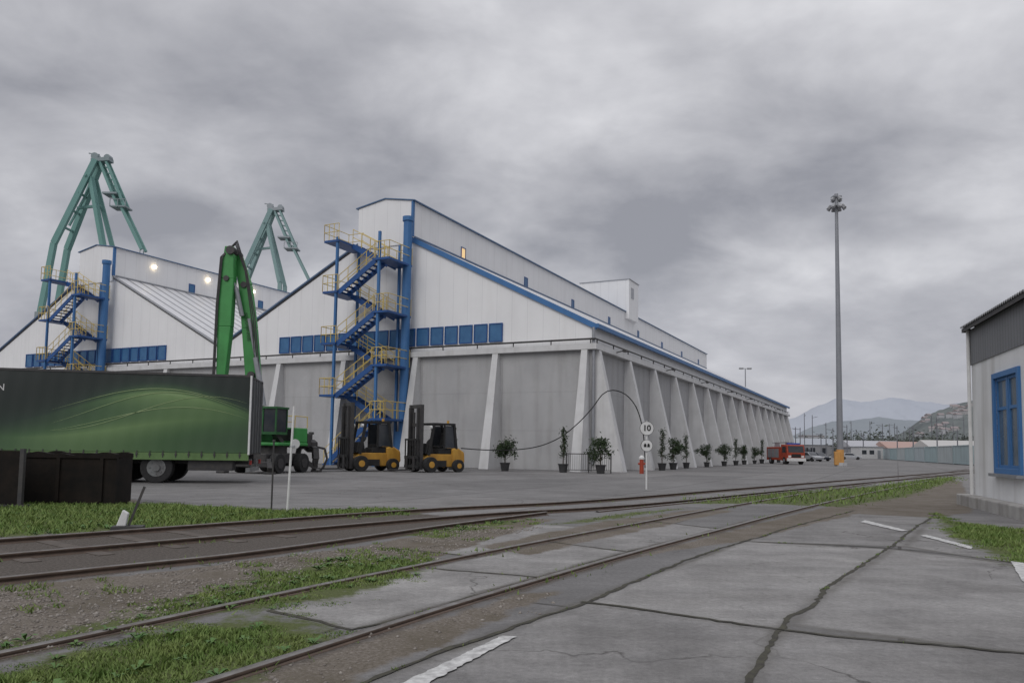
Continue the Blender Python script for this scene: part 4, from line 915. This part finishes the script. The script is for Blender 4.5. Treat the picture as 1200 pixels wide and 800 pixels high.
for i, (px, Y, ww, hh) in enumerate(((1078,235,24,4.2),(1020,240,16,4.4),(1120,225,20,4.6),(950,300,26,6))):
    t = thing('storage_shed', slabels[i], 'shed', GX(px,Y)); m_ = pm('hazed_shed_paint', mix_haze(shed_c[i],.3), mix_haze(shed_c[i],.4), .3, .7);  # roof paint lightened by painted distance haze
    part('wall', MB().box(-ww/2,ww/2,-5,5,0,hh*.75), pm('shed_wall', mix_haze((.25,.25,.25),.35), None, .3, .7), t)  # wall grey also has distance haze mixed in
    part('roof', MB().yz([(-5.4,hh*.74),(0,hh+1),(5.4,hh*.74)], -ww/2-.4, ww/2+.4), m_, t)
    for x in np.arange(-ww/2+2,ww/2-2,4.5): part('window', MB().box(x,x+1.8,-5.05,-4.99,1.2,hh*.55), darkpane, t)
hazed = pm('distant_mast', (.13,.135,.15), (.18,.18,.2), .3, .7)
pxs = [932,938,945,953,962,969,976,992,999,1006,1012,1019,1027,1033,1041,1047,1052,1061,1067,1072,1083,1091,1097,1103,1109,1118,1124,1129]
for i, px in enumerate(pxs):
    Y = random.uniform(170,300); h = random.uniform(6.5,13)*Y/230
    t = thing('catenary_pole', 'slim grey pole in the crowd of far-off yard poles', 'pole', GX(px+random.uniform(-2,2),Y), random.uniform(0,3), 'far yard poles')
    part('pole', MB().tube((0,0,0),(0,0,h),.18,6,.11), hazed, t); part('arm', MB().bar((-.2,0,h*.93),(2.0,0,h*.96),.14,.14), hazed, t)
dtm = pm('hazy_foliage', mix_haze((.03,.045,.028),.12), mix_haze((.06,.075,.045),.2), .25, .9, detail=8)
P = []
for px in np.arange(985,1155,2.0):
    Y = random.uniform(250,300); q = GX(px,Y); h = random.uniform(4,9.5) ; P.append(np.array([q.x,q.y,h*.5])+rng.normal(0,1,(110,3))*np.array([1.8,1.8,h*.24]))
for px in np.arange(920,1000,2.4):
    Y = random.uniform(310,380); q = GX(px,Y); h = random.uniform(4,9); P.append(np.array([q.x,q.y,h*.5])+rng.normal(0,1,(100,3))*np.array([2.4,2,h*.24]))
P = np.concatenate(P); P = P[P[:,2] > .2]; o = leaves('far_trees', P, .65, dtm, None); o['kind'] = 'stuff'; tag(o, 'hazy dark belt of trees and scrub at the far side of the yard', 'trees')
# ------------------------------------------------------------------ hills
def ridge(name, pts, Y, thick, m, rough, seed):
    r_ = np.random.default_rng(seed); pxs = np.linspace(pts[0][0], pts[-1][0], 260); hs = np.interp(pxs, [p[0] for p in pts], [p[1] for p in pts])
    nz = np.zeros_like(pxs)
    for k in range(1,7): nz += np.sin(pxs*.012*2**k+r_.uniform(0,6))*rough/2**k
    top = hs+nz; rows = 16; v = []
    for j in range(rows+1):
        f_ = j/rows
        for i, px in enumerate(pxs):
            q = PY(px, top[i], Y); h = max(q.z,1)*math.sin(f_*math.pi/2)**1.1; bump = 1+.12*math.sin(px*.09+j*1.3)*(1-f_)+.06*math.sin(px*.31+j*2.1)*(1-f_)
            yy_ = Y-thick*(1-f_)**1.1; v.append((q.x*(yy_/Y), yy_, h*bump if j < rows else h))
    n = len(pxs); f = [(j*n+i,j*n+i+1,(j+1)*n+i+1,(j+1)*n+i) for j in range(rows) for i in range(n-1)]
    me = fastmesh(name, np.array(v), np.array(f)); me.shade_smooth(); struct(name, me, m); return lambda px: np.interp(px, pxs, top)
mtn = pm('mountain_haze', (.36,.385,.435), (.42,.445,.49), .0012, 1.0, detail=9, spec=0)  # aerial haze is painted into the mountain colour
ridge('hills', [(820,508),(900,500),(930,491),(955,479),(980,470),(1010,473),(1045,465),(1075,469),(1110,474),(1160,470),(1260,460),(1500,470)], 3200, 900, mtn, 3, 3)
mtn2 = pm('mid_hill', (.23,.255,.28), (.28,.305,.325), .004, 1.0, detail=9, spec=0)  # hill colour paled by hand for middle-distance haze
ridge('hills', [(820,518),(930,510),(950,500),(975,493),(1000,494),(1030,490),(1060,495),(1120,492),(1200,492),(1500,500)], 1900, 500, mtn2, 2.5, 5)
hillm = pm('near_hill', (.125,.14,.142), (.19,.205,.20), .02, 1.0, detail=10, spec=0)  # nearest hill, least haze painted into its colour
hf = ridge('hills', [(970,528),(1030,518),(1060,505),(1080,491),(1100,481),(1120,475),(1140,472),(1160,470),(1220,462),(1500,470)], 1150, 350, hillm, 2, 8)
hw = [pm('house_wall', mix_haze(c_,.5), mix_haze(c_,.55), .1, .8) for c_ in ((.42,.42,.42),(.36,.33,.30),(.30,.29,.29))]; hr_ = pm('house_roof', mix_haze((.18,.10,.08),.4), mix_haze((.17,.12,.1),.4), .1, .8)  # wall and roof colours with far haze blended in
for i in range(26):
    px = random.uniform(1072,1150); f_ = random.uniform(.3,.85); Y = 1150-350*(1-f_)**1.1; tp = PY(px, float(hf(px)), 1150); z = max(tp.z,1)*math.sin(f_*math.pi/2)**1.1; q = V((tp.x*Y/1150, Y-4, z-2.0))
    t = thing('hillside_house', 'small pale house among the others on the far right hillside', 'house', q, random.uniform(-.5,.5), 'houses on the far hillside'); sx = random.uniform(2.5,4.5)
    hh = random.uniform(2.5,5); part('wall', MB().box(-sx,sx,-4,4,-4,hh), hw[i%3], t); part('roof', MB().yz([(-4.5,hh),(0,hh+2.4),(4.5,hh)], -sx-.4, sx+.4), hr_, t)
for i, px in enumerate((935,944,951,962,975,990,1003,1012,1026)):
    t = thing('town_building', 'tiny pale town building in the haze below the mountains', 'building', GX(px,780+i*12), random.uniform(-.4,.4), 'hazy town buildings'); hh = random.uniform(10,20); sx = random.uniform(6,12)
    part('wall', MB().box(-sx,sx,-5,5,0,hh), hw[i%3], t); part('roof', MB().box(-sx-.4,sx+.4,-5.4,5.4,hh,hh+.6), hr_, t)
# ------------------------------------------------------------------ white building at the right
kq = G(1143,592); da = V((-.30,-.954,0)).normalized(); RB = thing('trackside_building', 'small white rendered building with grey metal band and blue window at the right edge', 'building', kq, math.atan2(da.y,da.x))
plast = pm('white_plaster', (.74,.745,.75), (.66,.665,.67), 1.2, .85, bump=.15, dirt=.5)
Lr = 9.0; wx0, wx1, wz0_, wz1_ = 2.06, 3.74, 1.02, 3.12; ZB = 3.68
mb = MB(); mb.box(0,wx0,0,.3,0,ZB); mb.box(wx1,Lr,0,.3,0,ZB); mb.box(wx0,wx1,0,.3,0,wz0_); mb.box(wx0,wx1,0,.3,wz1_,ZB); mb.box(0,.3,.3,6,0,ZB); mb.box(Lr-.3,Lr,.3,6,0,ZB); mb.box(.3,Lr-.3,5.7,6,0,ZB)
part('wall', mb, plast, RB)
gband = pm('grey_corrugated', (.19,.195,.205), (.155,.16,.17), 1, .6, lines=[(0,.2,.3,.3)])
part('metal_band', MB().box(-.03,Lr+.03,-.03,6.03,ZB,4.62), gband, RB)
mb = MB(); nw = 60
pts1 = []
for i in range(nw*4+1):
    x = -.12+(Lr+.3)*i/(nw*4); pts1.append((x, .025*math.sin(i*math.pi/2)))
vs = [(x,-.22,4.70+dz) for x,dz in pts1]+[(x,6.3,5.2+dz) for x,dz in pts1]+[(x,-.22,4.67+dz) for x,dz in pts1]; n1_ = len(pts1)
mb.add(vs, [(i,i+1,n1_+i+1,n1_+i) for i in range(n1_-1)]+[(2*n1_+i,2*n1_+i+1,i+1,i) for i in range(n1_-1)])
part('roof', mb, pm('roof_sheet',(.14,.14,.145),(.2,.2,.2),2,.6), RB)
part('fascia', MB().box(-.10,Lr+.1,-.19,-.16,4.56,4.66), steel, RB); part('fascia', MB().box(-.10,-.06,-.16,6.2,4.56,4.66), steel, RB)
wn = part('window', MB().box(wx0-.13,wx0,-.06,.12,wz0_-.13,wz1_+.13).box(wx1,wx1+.13,-.06,.12,wz0_-.13,wz1_+.13).box(wx0,wx1,-.06,.12,wz1_,wz1_+.13).box(wx0,wx1,-.06,.12,wz0_-.13,wz0_), blue, RB, label='blue framed window', bev=.01)
wm = (wx0+wx1)/2
mb = MB(); mb.box(wm-.05,wm+.05,.0,.09,wz0_,wz1_)
for a_, b_ in ((wx0,wm-.05),(wm+.05,wx1)):
    mb.box(a_,a_+.07,.01,.08,wz0_,wz1_); mb.box(b_-.07,b_,.01,.08,wz0_,wz1_)
    for z in (wz0_,wz0_+1.35,wz1_-.07): mb.box(a_+.07,b_-.07,.01,.08,z,z+.07)
part('sash', mb, blue, wn); part('pane', MB().box(wx0,wx1,.04,.055,wz0_,wz1_), pm('window_glass',(.13,.17,.21),(.07,.10,.13),1.5,.08,spec=.8), wn); part('sill', MB().box(wx0-.2,wx1+.2,-.16,.0,wz0_-.2,wz0_-.13), gsteel, wn)
part('downpipe', MB().tube((.05,-.08,.28),(.05,-.08,4.6),.045,10), white, RB)
part('plinth', MB().box(-.45,Lr+.3,-.34,0,-.05,.28).box(-.45,0,0,6.2,-.05,.28), pm('plinth_concrete',(.40,.39,.37),(.30,.29,.28),2.5,.9,bump=.3,dirt=.7), RB, bev=.03)
print('blades', n)
